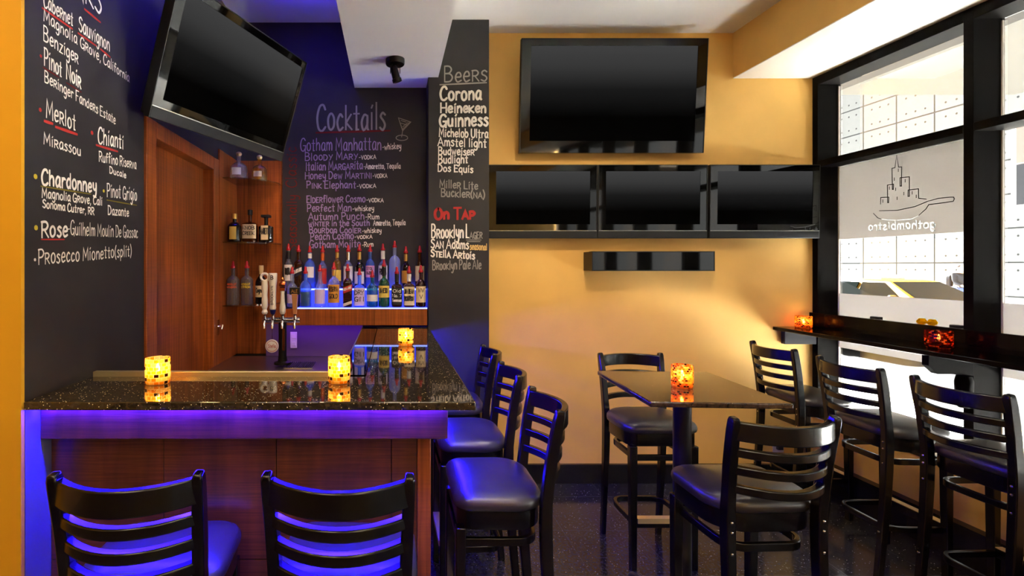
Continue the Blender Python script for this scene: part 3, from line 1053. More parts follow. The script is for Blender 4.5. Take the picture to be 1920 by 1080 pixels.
# the name and the pan's rim are cut clean through the film, so bright daylight shows in the letters
cut = MB()
flats = []
ink = Ink()
ink.stroke([on_film(*K(x, y)) for x, y in [(250, 947), (290, 952), (335, 953), (400, 948), (440, 930)]], 0.0022, lambda u, v, l: (u, v, 0))
h = on_film(1752, 413)[1] - on_film(1752, 429)[1]
ink.text('gothambistro', on_film(1754, 427), on_film(1628, 432), h, 0.0048, lambda u, v, l: (u, v, 0))
for n_, q in enumerate(ink.mb.f):
    P = [ink.mb.v[i] for i in q]
    c0 = sum(p[0] for p in P) / 4
    c1 = sum(p[1] for p in P) / 4
    P = [(c0 + (p[0] - c0) * (1.03 + 0.004 * (n_ % 7)), c1 + (p[1] - c1) * (1.03 + 0.004 * (n_ % 7))) for p in P]
    cut.prism(P, -0.012 - 0.00021 * (n_ % 13), 0.006 + 0.00017 * (n_ % 11), lambda u, v, t: (t, u - cyw, v - 0.51))
cutter = cut.build('film_cutter', M['film'], FILM_ROOT, smooth=0)
bo_ = FILM.modifiers.new('cut', 'BOOLEAN')
bo_.object = cutter
bo_.operation = 'DIFFERENCE'
bo_.solver = 'EXACT'
bo_.use_self = True
bpy.context.view_layer.update()
dg_ = bpy.context.evaluated_depsgraph_get()
new_me = bpy.data.meshes.new_from_object(FILM.evaluated_get(dg_))
FILM.modifiers.clear()
FILM.data = new_me
bpy.data.objects.remove(cutter, do_unlink=True)

# ------------------------------------------------------------------ door behind the bar
d = empty('door_1', (XL, 2.79, 0))
d['kind'] = 'structure'
y0, y1, zt = 2.308 - 2.79, 3.277 - 2.79, 2.30
fr = MB()
fr.box(-0.10, 0.012, y0, y0 + 0.10, 0, zt).box(-0.10, 0.012, y1 - 0.10, y1, 0, zt).box(-0.10, 0.012, y0 + 0.10, y1 - 0.10, zt - 0.08, zt)
fr.build('door_frame', M['cherry'], d, bevel=0.003)
MB().box(-0.10, -0.057, y0 + 0.10, y1 - 0.10, 0, zt - 0.08).build('door_panel', M['cherry'], d)
hd = MB().cbox((0.016, y1 - 0.035, 1.20), (0.008, 0.03, 0.10))
hd.sweep([(0.02, y1 - 0.035, 1.205), (0.045, y1 - 0.035, 1.205), (0.05, y1 - 0.05, 1.215), (0.048, y1 - 0.06, 1.19)], 0.012, 0.012, rnd=True)
hd.build('door_handle', M['chrome'], d)

# ------------------------------------------------------------------ exterior
struct('ground_street', MB().box(6.5, 22, -12, 32, -0.32, -0.2), M['asphalt'])
struct('ground_pavement', MB().box(3.30, 6.38, -12, 32, -0.32, -0.08), M['pavement'])
struct('ground_kerb', MB().box(6.38, 6.5, -12, 32, -0.32, -0.07), M['roadyellow'])
struct('ground_far_pavement', MB().box(16.0, 21.0, -12, 32, -0.2, -0.1), M['pavement'])


def panel_concrete():
    """Cast panels 1.45 x 1.165 m with dark joints and six tie holes each."""
    m = M['concrete']
    b = m.node_tree.nodes['Principled BSDF']
    src = b.inputs['Base Color'].links[0].from_socket
    t = N(m, 'ShaderNodeTexCoord')
    sx = N(m, 'ShaderNodeSeparateXYZ')
    L(m, t.outputs['Object'], sx.inputs[0])

    def math_(op, a, c=None):
        n = N(m, 'ShaderNodeMath', operation=op)
        for k, v in enumerate((a, c)):
            if v is None:
                continue
            if isinstance(v, (int, float)):
                n.inputs[k].default_value = v
            else:
                L(m, v, n.inputs[k])
        return n.outputs[0]
    pw, ph = 1.45, 1.165
    ystart = F * 21.0 / (1682 - 735) - 14
    zstart = HEYE + (499 - 494.5) * (F * 21.0 / (1682 - 735)) / F + 0.1
    fu = math_('WRAP', math_('SUBTRACT', sx.outputs['Y'], ystart), pw)
    fv = math_('WRAP', math_('SUBTRACT', sx.outputs['Z'], zstart), ph)
    for f, k in ((fu, pw), (fv, ph)):
        f.node.inputs[2].default_value = 0.0
    joint = math_('MAXIMUM', math_('LESS_THAN', fu, 0.055), math_('LESS_THAN', fv, 0.055))
    # distance to the nearest hole: columns every quarter panel, rows at 22 and 78 per cent
    hu = math_('WRAP', fu, pw / 4)
    hu.node.inputs[2].default_value = 0.0
    du = math_('MINIMUM', hu, math_('SUBTRACT', pw / 4, hu))
    dv = math_('MINIMUM', math_('ABSOLUTE', math_('SUBTRACT', fv, 0.25 * ph)), math_('ABSOLUTE', math_('SUBTRACT', fv, 0.79 * ph)))
    dd = math_('ADD', math_('MULTIPLY', du, du), math_('MULTIPLY', dv, dv))
    hole = math_('MULTIPLY', math_('LESS_THAN', dd, 0.038 ** 2), math_('GREATER_THAN', math_('MINIMUM', fu, math_('SUBTRACT', pw, fu)), 0.12))
    x = N(m, 'ShaderNodeMix', data_type='RGBA')
    L(m, math_('MAXIMUM', joint, hole), x.inputs[0])
    L(m, src, x.inputs[6])
    x.inputs[7].default_value = rgb(8, 8, 7)
    L(m, x.outputs[2], b.inputs['Base Color'])
    return m


bd = empty('building', (21.0, 14, -0.1))
tag(bd, 'pale concrete panelled building across the street seen through the window', 'building')
MB().box(0, 1.0, -26, 24, 0, 10).build('wall', panel_concrete(), bd)
wg = MB().box(-0.03, 0.0, 1.0, 2.8, 3.6, 6.6).build('window', M['frameedge'], bd)
MB().box(-0.05, -0.031, 1.15, 2.65, 3.75, 5.1).build('grille', M['grey'], wg)
MB().box(-0.05, -0.031, 1.15, 2.65, 5.15, 6.5).build('shutter', M['darkgrille'], wg)
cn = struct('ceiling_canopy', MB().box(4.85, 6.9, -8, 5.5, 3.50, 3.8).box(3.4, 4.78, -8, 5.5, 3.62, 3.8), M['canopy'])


def car(name, label, x_near, y_front, facing, paintm, zs=1.0, roof_sign=False):
    """A saloon: side profile runs from the nose (0) to the tail (4.8); facing -1 looks towards -y."""
    root = empty(name, (x_near + 0.9, y_front, -0.2), 0)
    tag(root, label, 'car')
    f = lambda u, v, t: (t, -u * facing, v * zs)
    low = [(0.02, 0.38), (0.0, 0.62), (0.12, 0.76), (0.6, 0.88), (1.15, 0.96), (4.35, 1.0), (4.72, 0.94), (4.8, 0.7), (4.78, 0.36), (4.5, 0.24), (4.25, 0.24), (4.15, 0.5), (3.85, 0.62), (3.55, 0.5), (3.45, 0.22), (1.3, 0.22), (1.2, 0.5), (0.9, 0.62), (0.6, 0.5), (0.5, 0.24), (0.2, 0.26)]
    MB().prism(low, -0.88, 0.88, f).build('body', paintm, root, bevel=0.05)
    rings = []
    for wd, a, b, z in ((0.82, 1.12, 4.3, 0.97), (0.72, 1.55, 4.02, 1.2), (0.62, 1.95, 3.6, 1.42), (0.52, 2.2, 3.4, 1.46)):
        rings.append([(s * wd, -q * facing, z * zs) for s, q in ((-1, a), (-1, (a + b) / 2), (-1, b), (1, b), (1, (a + b) / 2), (1, a))])
    MB().rings(rings).build('cabin', paintm, root, bevel=0.03)
    gl = MB()
    for s in (-1, 1):
        for a0, a1, b0, b1 in ((1.45, 2.62, 2.02, 2.6), (2.72, 3.95, 2.7, 3.48)):
            q = [(s * 0.80, -a0 * facing, 1.0 * zs), (s * 0.80, -a1 * facing, 1.0 * zs), (s * 0.645, -b1 * facing, 1.39 * zs), (s * 0.645, -b0 * facing, 1.39 * zs)]
            gl.add(q + [(p[0] + s * 0.02, p[1], p[2]) for p in q], [(0, 1, 2, 3), (4, 5, 6, 7), (0, 1, 5, 4), (1, 2, 6, 5), (2, 3, 7, 6), (3, 0, 4, 7)])
    for a, b, sg in ((1.14, 1.92, -1), (4.28, 3.63, 1)):
        q = [(-0.74, -a * facing, 0.99 * zs), (0.74, -a * facing, 0.99 * zs), (0.57, -b * facing, 1.4 * zs), (-0.57, -b * facing, 1.4 * zs)]
        gl.add(q + [(p[0], p[1] - sg * 0.02 * facing, p[2] + 0.015) for p in q], [(0, 1, 2, 3), (4, 5, 6, 7), (0, 1, 5, 4), (1, 2, 6, 5), (2, 3, 7, 6), (3, 0, 4, 7)])
    gl.build('windows', M['carglass'], root)
    for u in (0.9, 3.85):
        for s in (-1, 1):
            wv = MB()
            wv.lathe([(0.12, -0.1), (0.29, -0.1), (0.32, -0.06), (0.32, 0.06), (0.29, 0.1), (0.12, 0.1)], seg=24)
            wv.v = [(s * 0.80 + p[2], -u * facing + p[0], 0.32 + p[1]) for p in wv.v]
            t = wv.build('wheel', M['tyre'], root)
            hb = MB().lathe([(0.02, -0.02), (0.19, 0.0), (0.19, 0.02), (0.02, 0.03)], seg=16)
            hb.v = [(s * 0.90 + s * p[2], -u * facing + p[0], 0.32 + p[1]) for p in hb.v]
            hb.build('hub', M['chrome'], t)
    for s in (-1, 1):
        MB().cbox((s * 0.95, -1.55 * facing, 1.04 * zs), (0.16, 0.1, 0.12)).build('mirror', paintm, root, bevel=0.03)
        MB().cbox((s * 0.66, -0.03 * facing, 0.66), (0.3, 0.06, 0.12)).build('headlight', M['frameedge'], root, bevel=0.02)
    MB().cbox((0, -0.01 * facing, 0.45), (1.6, 0.08, 0.14)).build('bumper', M['matte'], root, bevel=0.03)
    if roof_sign:
        MB().cbox((0, -2.55 * facing, 1.50 * zs), (0.6, 0.2, 0.13)).build('roof_light', M['white'], root, bevel=0.03)
    return root


car('taxi_cab', 'yellow cab driving along the street behind the frosted window', 12.0, 10.3, -1, M['cabyellow'], 1.0, True)
car('parked_car', 'dark car at the kerb with only its wheel showing under the ledge', 9.2, 9.75, -1, M['cardark'])
car('parked_car', 'white car at the far right edge beyond the mullion', 9.2, 7.5, 1, M['carwhite'], 1.22)


def skinned(name, chains, mats, parent, sub=2):
    """A continuous body grown from joints: chains of (x, y, z, radius), each rooted at an existing joint."""
    me = bpy.data.meshes.new(name)
    vs, es, rad, idx = [], [], [], {}
    for ch in chains:
        prev = None
        for p in ch:
            key = tuple(round(c, 4) for c in p[:3])
            if key not in idx:
                idx[key] = len(vs)
                vs.append(p[:3])
                rad.append(p[3])
            if prev is not None and prev != idx[key]:
                es.append((prev, idx[key]))
            prev = idx[key]
    me.from_pydata(vs, es, [])
    me.materials.append(mats)
    o = bpy.data.objects.new(name, me)
    COL.objects.link(o)
    o.parent = parent
    o.modifiers.new('skin', 'SKIN')
    me.skin_vertices.new() if not me.skin_vertices else None
    for i, r in enumerate(rad):
        rr = r if isinstance(r, tuple) else (r, r)
        me.skin_vertices[0].data[i].radius = rr
    me.skin_vertices[0].data[0].use_root = True
    s = o.modifiers.new('smooth', 'SUBSURF')
    s.levels = s.render_levels = sub
    o.modifiers['skin'].use_smooth_shade = True
    return o


# pedestrian on the far pavement, mid-stride, facing down the street towards -y
pr = empty('person', (20.3, 17.75, -0.1))
tag(pr, 'person in dark jacket walking past the concrete wall outside with a bag', 'person')
hips = (0, 0, 0.95, 0.13)
body = [
    [hips, (0, -0.01, 1.12, 0.12), (0, -0.02, 1.30, 0.14), (0, -0.02, 1.43, 0.12), (0, -0.03, 1.50, 0.06), (0, -0.05, 1.58, 0.085), (0, -0.06, 1.66, 0.10), (0, -0.055, 1.73, 0.06)],
    [(0, -0.05, 1.58, 0.085), (0, -0.145, 1.60, 0.035)],
    [(0, -0.02, 1.43, 0.12), (0.2, -0.01, 1.41, 0.062), (0.24, 0.1, 1.15, 0.048), (0.22, 0.02, 0.92, 0.036), (0.21, -0.02, 0.85, 0.03)],
    [(0, -0.02, 1.43, 0.12), (-0.2, -0.02, 1.41, 0.062), (-0.24, -0.08, 1.15, 0.048), (-0.2, -0.28, 1.0, 0.036), (-0.19, -0.34, 0.97, 0.03)],
    [hips, (0.1, -0.02, 0.88, 0.10), (0.1, -0.18, 0.5, 0.065), (0.1, -0.2, 0.1, 0.045), (0.1, -0.36, 0.03, 0.032)],
    [hips, (-0.1, 0.02, 0.88, 0.10), (-0.1, 0.1, 0.5, 0.065), (-0.1, 0.36, 0.14, 0.045), (-0.1, 0.26, 0.03, 0.032)],
]
for s, bx, by, bz in ((1, 0.21, -0.02, 0.85), (-1, -0.19, -0.34, 0.97)):
    for k in range(4):
        body.append([(bx, by, bz, 0.03), (bx + (k - 1.5) * 0.019, by - 0.02, bz - 0.055, 0.011), (bx + (k - 1.5) * 0.019, by - 0.045, bz - 0.085 + 0.006 * abs(k - 1.5), 0.008)])
    body.append([(bx, by, bz, 0.03), (bx + 0.035, by - 0.035, bz - 0.02, 0.011), (bx + 0.04, by - 0.055, bz - 0.045, 0.009)])
skinned('body', body, M['skin'], pr)
jk = [
    [(0, 0, 0.86, 0.17), (0, -0.01, 1.12, 0.16), (0, -0.02, 1.30, 0.175), (0, -0.02, 1.42, 0.14), (0, -0.03, 1.49, 0.08)],
    [(0, -0.02, 1.42, 0.14), (0.21, -0.01, 1.40, 0.085), (0.25, 0.1, 1.15, 0.068), (0.225, 0.03, 0.93, 0.055)],
    [(0, -0.02, 1.42, 0.14), (-0.21, -0.02, 1.40, 0.085), (-0.25, -0.08, 1.15, 0.068), (-0.205, -0.27, 1.01, 0.055)],
]
skinned('jacket', jk, M['jacket'], pr)
tr = [
    [(0, 0, 0.93, 0.15), (0.1, -0.02, 0.86, 0.115), (0.1, -0.18, 0.5, 0.082), (0.1, -0.2, 0.1, 0.062)],
    [(0, 0, 0.93, 0.15), (-0.1, 0.02, 0.86, 0.115), (-0.1, 0.1, 0.5, 0.082), (-0.1, 0.34, 0.16, 0.062)],
]
skinned('trousers', tr, M['jeans'], pr)
skinned('hair', [[(0, -0.01, 1.60, 0.075), (0, -0.02, 1.69, 0.112), (0, -0.05, 1.745, 0.075)]], M['hair'], pr)
bg_ = MB()
bg_.rings([[(x * s, 0.24 + y * s, z) for x, y in ((-0.13, -0.07), (0.13, -0.07), (0.13, 0.09), (-0.13, 0.09))] for s, z in ((0.8, 0.95), (1.0, 1.0), (1.0, 1.3), (0.75, 1.38))])
bgo = bg_.build('backpack', M['bag'], None, bevel=0.03)
bgo.location = (20.3, 17.75, -0.1)
tag(bgo, 'black backpack carried by the person walking outside', 'bag')

# ------------------------------------------------------------------ bar
bar = empty('bar_counter', (0, 1.674, 0))
tag(bar, 'cherry wood bar front lit by blue strip under the granite top', 'bar')
fp_ = lambda x0, x1, z0, z1: MB().box(x0 + 0.0015, x1 - 0.0015, 0.0, 0.03, z0, z1)
seams = [-1.150, -0.770, -0.390, -0.002, 0.085]
for a, b in zip(seams[:-1], seams[1:]):
    fp_(a, b, 0.612, 1.147).build('front_panel', M['cherryfront'], bar)
    fp_(a, b, 0.10, 0.608).build('lower_panel', M['cherryfront'], bar)
MB().box(-1.15, 0.085, 0.004, 0.03, 0.6, 0.62).box(-1.15, 0.085, 0.03, 0.06, 0, 1.147).build('backing', M['matte'], bar)
MB().box(0.085, 0.131, -0.004, 0.06, 0.0, 1.147).build('corner_post', M['cherry'], bar, bevel=0.003)
MB().box(0.10, 0.131, 0.06, 1.78, 0.0, 1.147).build('side_panel', M['cherry'], bar)
MB().box(-1.150, 0.183, -0.051, -0.006, 1.034, 1.147).box(0.133, 0.183, -0.006, 1.78, 1.034, 1.147).build('apron', M['cherryfront'], bar, bevel=0.002)
MB().box(-1.15, 0.10, 0.01, 0.03, 0.0, 0.099).build('toe_kick', M['basebd'], bar)
MB().box(-1.14, 0.175, -0.078, -0.066, 1.139, 1.1465).build('led_strip', M['led'], bar)
MB().box(-1.12, -1.10, -0.066, -0.055, 1.139, 1.1465).build('led_strip', M['led'], bar)  # extra short piece, added to brighten the left wall
MB().box(0.198, 0.21, -0.06, 1.74, 1.139, 1.1465).build('led_strip', M['led_side'], bar)
MB().box(-1.15, 0.10, 0.06, 0.24, 0.5, 0.53).build('inner_shelf', M['matte'], bar)

ct = MB()
Lp = [(-1.152, 1.549), (0.262, 1.549), (0.253, 3.448), (-0.103, 3.448), (-0.103, 1.905), (-1.152, 1.905)]
ct.prism(Lp, 1.1485, 1.176, lambda u, v, t: (u, v, t))
top = ct.build('granite_countertop', M['granite'], None, bevel=0.004)
tag(top, 'L-shaped polished black speckled granite bar countertop', 'countertop')
MB().box(-1.150, -0.164, 1.906, 1.93, 1.150, 1.1945).build('steel_lip', M['lip'], top, bevel=0.002)
MB().box(-0.20, -0.1035, 1.931, 3.448, 1.150, 1.1765).build('black_inset', M['gloss'], top)
MB().box(-0.206, -0.2005, 1.931, 3.448, 1.08, 1.179).build('edge_trim', M['steel'], top)

# back bar: lower counter, backsplash, bottle steps
bb = empty('back_counter', (-0.6, 3.3, 0))
tag(bb, 'low steel-topped back counter under the bottle shelf', 'counter')
MB().box(-0.545, 0.39, -0.30, 0.262, 0, 0.93).build('cabinet', M['cherry'], bb)
MB().box(-0.545, 0.39, -0.32, 0.262, 0.93, 0.955).build('worktop', M['steel'], bb, bevel=0.003)
MB().box(-0.30, 0.39, 0.245, 0.262, 0.956, 1.187).build('backsplash', M['backsplash'], bb)
MB().box(-0.08, 0.10, -0.19, 0.0, 0.956, 0.962).build('drip_tray', M['chrome'], bb)
sl = MB()
for k in range(13):
    sl.box(-0.075 + k * 0.0135, -0.07 + k * 0.0135, -0.185, -0.005, 0.9625, 0.967)
sl.build('drip_grating', M['matte'], bb)
ol = empty('wall_outlet', (-0.702, 3.5445, 1.073))
tag(ol, 'ivory outlet plate on the violet-lit backsplash', 'outlet')
MB().box(-0.024, 0.024, -0.006, 0, -0.058, 0.058).build('cover_plate', M['outlet'], ol, bevel=0.002)
MB().box(-0.014, 0.014, -0.009, -0.006, 0.012, 0.04).box(-0.014, 0.014, -0.009, -0.006, -0.04, -0.012).build('sockets', M['white'], ol, bevel=0.002)

sh = empty('bottle_shelf', (-0.26, 3.45, 1.19))
tag(sh, 'stepped cherry bottle shelf glowing blue under two rows of bottles', 'shelf')
MB().box(-0.508, 0.505, 0.0, 0.03, -0.002, 0.112).build('fascia', M['cherry'], sh, bevel=0.002)
MB().box(-0.508, 0.505, 0.03, 0.213, 0.05, 0.112).build('shelf_base', M['matte'], sh)
MB().box(-0.40, 0.505, 0.002, 0.105, 0.1125, 0.121).build('lower_step', M['acrylic'], sh)
MB().box(-0.40, 0.505, 0.108, 0.213, 0.1125, 0.249).build('upper_step', M['acrylic'], sh)
MB().box(-0.40, 0.505, -0.001, 0.0015, 0.113, 0.121).box(-0.40, 0.505, 0.1055, 0.1075, 0.238, 0.249).build('step_edges', M['acrylicedge'], sh)
Z1, Z2 = 1.19 + 0.121, 1.19 + 0.249

# corner cabinet with glass shelves
cc = empty('corner_cabinet', (XL, YB, 0.956))
tag(cc, 'cherry wood corner cabinet with three glass shelves beside the door', 'cabinet')
MB().box(0.0015, 0.012, -0.382, -0.0015, 0, 1.42).build('side_panel', M['cherry'], cc)
MB().box(0.0125, 0.34, -0.012, -0.0015, 0, 1.42).build('back_panel', M['cherry'], cc)
MB().box(0.34, 0.346, -0.02, -0.0015, 0, 1.42).build('edge_strip', M['copper'], cc)
poly = [(0.0125, -0.013), (0.0125, -0.325), (0.10, -0.322), (0.20, -0.285), (0.285, -0.205), (0.335, -0.10), (0.338, -0.013)]
for z in (1.335, 1.765, 2.20):
    MB().prism(poly, z - 0.956 - 0.008, z - 0.956, lambda u, v, t: (u, v, t)).build('glass_shelf', M['shelf_glass'], cc)


# ------------------------------------------------------------------ bottles
def bottle(label, x, y, z, r, h, glass, style='round', cap='red_plastic', neck=None, lab=None, lz=(0.12, 0.45), slant=0.0, words=None, wcol='ink', group='bottles on the lit bottle shelf', liquid=None, cap2=None, arc=68, power=2.0, lab2=None, pourer=True):
    """h is the full height; body below, shoulder, neck and pourer above."""
    root = empty('liquor_bottle', (x, y, z + 0.0005))
    tag(root, label, 'bottle', group)
    nr = min(0.0135, r * 0.42)
    hp = 0.05 if pourer else 0.022
    hn = h - hp                     # neck rim
    hb = {'round': 0.56, 'tall': 0.66, 'square': 0.62, 'cone': 0.40, 'squat': 0.48, 'dome': 0.60}[style] * hn
    hs = {'round': 0.72, 'tall': 0.80, 'square': 0.70, 'cone': 0.78, 'squat': 0.74, 'dome': 0.80}[style] * hn
    prof = [(r * 0.86, 0), (r * 0.97, 0.004), (r, 0.012)]
    if style == 'squat':
        prof += [(r * 1.03, hb * 0.5), (r * 0.98, hb)]
    else:
        prof += [(r, hb)]
    for k in range(1, 6):
        t = k / 5
        if style == 'cone':
            q = 1 - t ** 1.15
        else:
            q = math.cos(t * math.pi / 2) ** 0.8
        prof.append((nr + (r * 0.98 - nr) * q, hb + (hs - hb) * t))
    prof += [(nr, hn - 0.008), (nr * 1.15, hn - 0.007), (nr * 1.15, hn)]
    pw_ = 5.0 if style == 'square' else power
    bmesh_ = MB()
    rings = []
    seg = 24
    for rr, zz in prof:
        k0 = pw_ if zz <= hb + 1e-6 else 2.0 + (pw_ - 2.0) * max(0.0, 1 - (zz - hb) / max(1e-6, hs - hb))
        ring = []
        for j in range(seg):
            a = 2 * math.pi * (j + 0.5) / seg
            c, s_ = math.cos(a), math.sin(a)
            kk = 1.0 / (abs(c) ** k0 + abs(s_) ** k0) ** (1.0 / k0)
            ring.append((rr * kk * c, rr * kk * s_, zz))
        rings.append(ring)
    bmesh_.rings(rings)
    bmesh_.build('glass_body', M[glass], root)

    def surf(a, zz, lift):
        # point on the body facing the room at angle a (radians, 0 = towards the viewer)
        c, s_ = math.sin(a), -math.cos(a)
        kk = 1.0 / (abs(c) ** pw_ + abs(s_) ** pw_) ** (1.0 / pw_)
        rr = r * (1.03 if style == 'squat' else 1.0) * kk + lift
        return (rr * c, rr * s_, zz)

    def wrap(m, z0, z1, name, lift, ar=arc):
        mb = MB()
        n = 12
        A = R(ar)
        vs = []
        for lf in (lift, lift + 0.0006):
            for zz in (z0, z1):
                for j in range(n + 1):
                    a = -A + 2 * A * j / n
                    vs.append(surf(a, zz * hn + slant * a * r, lf))
        q = n + 1
        fs = []
        for j in range(n):
            fs += [(j, j + 1, q + j + 1, q + j), (2 * q + j, 2 * q + j + 1, 3 * q + j + 1, 3 * q + j), (j, j + 1, 2 * q + j + 1, 2 * q + j), (q + j, q + j + 1, 3 * q + j + 1, 3 * q + j)]
        fs += [(0, q, 3 * q, 2 * q), (n, q + n, 3 * q + n, 2 * q + n)]
        mb.add(vs, fs)
        return mb.build(name, M[m], root)
    if lab:
        lo = wrap(lab, lz[0], lz[1], 'label', 0.0006)
        if words:
            ik = Ink()
            n = len(words)
            hh = (lz[1] - lz[0]) * hn
            for i, t in enumerate(words):
                lh = hh / (n + 0.6)
                zc = lz[1] * hn - lh * (i + 0.95)
                wd = min(r * 1.5, lh * 0.8 * len(t) * 0.62)
                fm = lambda u, v, l: surf(u / r, v + slant * u, 0.0014 + l)
                ik.text(t, (-wd / 2, zc), (wd / 2, zc), lh * 0.62, max(0.0006, lh * 0.055), fm)
            ik.build('label_print', M[wcol], lo)
    elif words:
        ik = Ink()
        for i, t in enumerate(words):
            zc = lz[1] * hn - 0.02 * (i + 1)
            fm = lambda u, v, l: surf(u / r, v, 0.0004 + l)
            ik.text(t, (-r * 0.8, zc), (r * 0.8, zc), 0.013, 0.0013, fm)
        ik.build('label_print', M[wcol], root)
    if lab2:
        wrap(lab2[0], lab2[1], lab2[2], 'second_label', 0.0006, 50)
    if neck:
        MB().lathe([(nr * 1.08, hs + (hn - hs) * 0.18), (nr * 1.12, hn * 0.99)], seg=16).build('neck_wrap', M[neck], root)
    if liquid:
        MB().lathe([(r * 0.9, 0.006), (r * 0.93, 0.01), (r * 0.93, liquid[1] * hn)], seg=20).build('liquid', M[liquid[0]], root)
    if pourer:
        pm = MB().lathe([(nr * 1.2, hn), (nr * 1.2, hn + 0.012), (nr * 0.75, hn + 0.02), (nr * 0.62, hn + 0.042), (nr * 0.3, hn + 0.05)], seg=12)
        pm.build('pourer', M[cap], root)
    elif style == 'square' and cap2 == 'wide':
        MB().cbox((0, 0, hn + 0.008), (r * 1.3, r * 1.3, 0.018)).build('cap', M[cap], root, bevel=0.003)
    elif cap2 == 'ball':
        MB().lathe([(nr * 0.7, hn - 0.002), (nr * 1.3, hn + 0.006), (nr * 1.5, hn + 0.016), (nr * 1.1, hn + 0.026), (nr * 0.3, hn + 0.03)], seg=14).build('stopper', M[cap], root)
    else:
        MB().lathe([(nr * 1.25, hn - 0.014), (nr * 1.25, hn + 0.02), (nr * 1.1, hn + 0.022)], seg=14).build('cap', M[cap], root)
    return root


def bx(px, Y):
    return (px - 735) * Y / F


YR, YF = 3.612, 3.505
rear = [
 ('clear tequila bottle with black neck and white label, rear row leftmost', 541, .325, .031, 'g_clear', dict(neck='label_black', lab='label_white', lz=(.2, .62), words=['TEQUILA'])),
 ('square whisky bottle with slanted black label, rear row', 560, .315, .033, 'g_amber', dict(style='tall', power=5, lab='label_black', lz=(.34, .58), slant=.5, words=['BLACK LABEL'], wcol='inkwhite')),
 ('wide blue bottle with white neck and white label, rear row', 581, .31, .042, 'g_blue', dict(style='dome', neck='label_white', lab='label_white', lz=(.3, .6), arc=50)),
 ('clear bottle with orange neck and red label, rear row', 605, .31, .031, 'g_clear', dict(neck='orange_foil', lab='label_red', lz=(.12, .55))),
 ('pale whisky bottle with gold neck and yellow label, rear row', 632, .315, .031, 'g_gold', dict(style='tall', neck='gold', lab='label_yellow', lz=(.2, .5))),
 ('clear bottle with silver neck and white label, rear row behind red slanted label', 653, .315, .034, 'g_clear', dict(neck='chrome', lab='label_white', lz=(.2, .6))),
 ('black bottle with gold neck band, rear row', 674, .32, .036, 'g_dark', dict(neck='gold', lab='label_white', lz=(.12, .45))),
 ('clear vodka bottle with pink and purple label, rear row', 694, .315, .033, 'g_blue', dict(style='tall', lab='label_pink', lz=(.3, .62), words=['STOLI', 'RAZBERI'])),
 ('clear rum bottle with white neck and dark oval label, rear row', 718, .325, .034, 'g_clear', dict(neck='label_white', lab='label_white', lz=(.2, .6), words=['RUM'])),
 ('tall frosted blue vodka bottle, tallest of the rear row', 740, .345, .041, 'g_frost', dict(style='tall', lab=None)),
 ('brown liqueur bottle with gold label, rear row right part', 761, .305, .032, 'g_brown', dict(neck='gold', lab='label_gold', lz=(.15, .5))),
 ('brown bottle with beige label, rear row rightmost', 787, .31, .034, 'g_amber', dict(style='cone', lab='label_beige', lz=(.2, .62))),
]
for lb, px, h, r, g, kw in rear:
    bottle(lb, bx(px, YR), YR, Z2, r, h, g, **kw)
front = [
 ('clear bottle half hidden by tap handles, front row leftmost', 548, .285, .036, 'g_clear', dict(lab='label_lilac', lz=(.12, .4))),
 ('clear bottle half full of green liqueur, front row', 573, .285, .041, 'g_blue', dict(style='dome', liquid=('liq_green', .46), lab=None)),
 ('clear cone shouldered bottle with pale pink label, front row', 600, .30, .039, 'g_clear', dict(style='cone', lab='label_lilac', lz=(.1, .5))),
 ('clear tequila bottle with big gold label, front row', 626, .315, .042, 'g_clear', dict(style='dome', neck='gold', lab='label_gold', lz=(.12, .6), words=['RESERVA', 'GOLD'])),
 ('red brown whisky bottle with slanted red label, front row', 652, .305, .0325, 'g_brown', dict(style='tall', power=5, lab='label_red', lz=(.42, .58), slant=.4, words=['RED LABEL'], wcol='inkwhite', lab2=('label_beige', .06, .14))),
 ('square blue gin bottle with white label, front row', 674, .275, .037, 'g_blue', dict(style='square', lab='label_lilac', lz=(.05, .6), words=['DRY', 'GIN'])),
 ('teal green gin bottle with white label, front row', 698, .26, .041, 'g_teal', dict(style='dome', lab='label_white', lz=(.2, .42), neck='teal' if False else None)),
 ('green whiskey bottle with yellow label, front row', 720, .335, .040, 'g_green', dict(style='round', neck='label_black', lab='label_yellow', lz=(.24, .53), words=['JAMESON'], wcol='ink')),
 ('square dark whiskey bottle with black label, front row', 744, .285, .037, 'g_brown', dict(style='square', neck='label_black', lab='label_black', lz=(.08, .58), words=['Old', 'No. 7', 'Tennessee'], wcol='inkwhite')),
 ('square bourbon bottle with beige label, front row second from right', 767, .29, .038, 'g_amber', dict(style='square', neck='label_white', lab='label_beige', lz=(.06, .6), words=['JIM BEAM', 'BOURBON'])),
 ('brown bourbon bottle with beige bird label, front row rightmost', 789, .295, .036, 'g_brown', dict(style='dome', lab='label_beige', lz=(.14, .6), words=['WW', 'V'])),
]
for lb, px, h, r, g, kw in front:
    kw = {k: v for k, v in kw.items() if v is not None or k == 'lab'}
    bottle(lb, bx(px, YF), YF, Z1, r, h, g, **kw)
G3 = 'bottles in the corner cabinet'
bottle('squat silver tequila decanter with round stopper, top glass shelf', -1.062, 3.44, 2.20, .060, .185, 'g_clear', style='squat', cap='cork', cap2='ball', pourer=False, lab='label_white', lz=(.15, .45), arc=30, group=G3)
bottle('squat golden tequila decanter with round stopper, top glass shelf', -.935, 3.50, 2.20, .054, .175, 'g_gold', style='squat', cap='cork', cap2='ball', pourer=False, lab='label_beige', lz=(.15, .4), arc=30, group=G3)
bottle('dark whisky bottle with small yellow label, middle glass shelf', -1.082, 3.41, 1.765, .046, .195, 'g_dark', style='dome', cap='gold', pourer=False, lab='label_yellow', lz=(.1, .6), arc=30, group=G3)
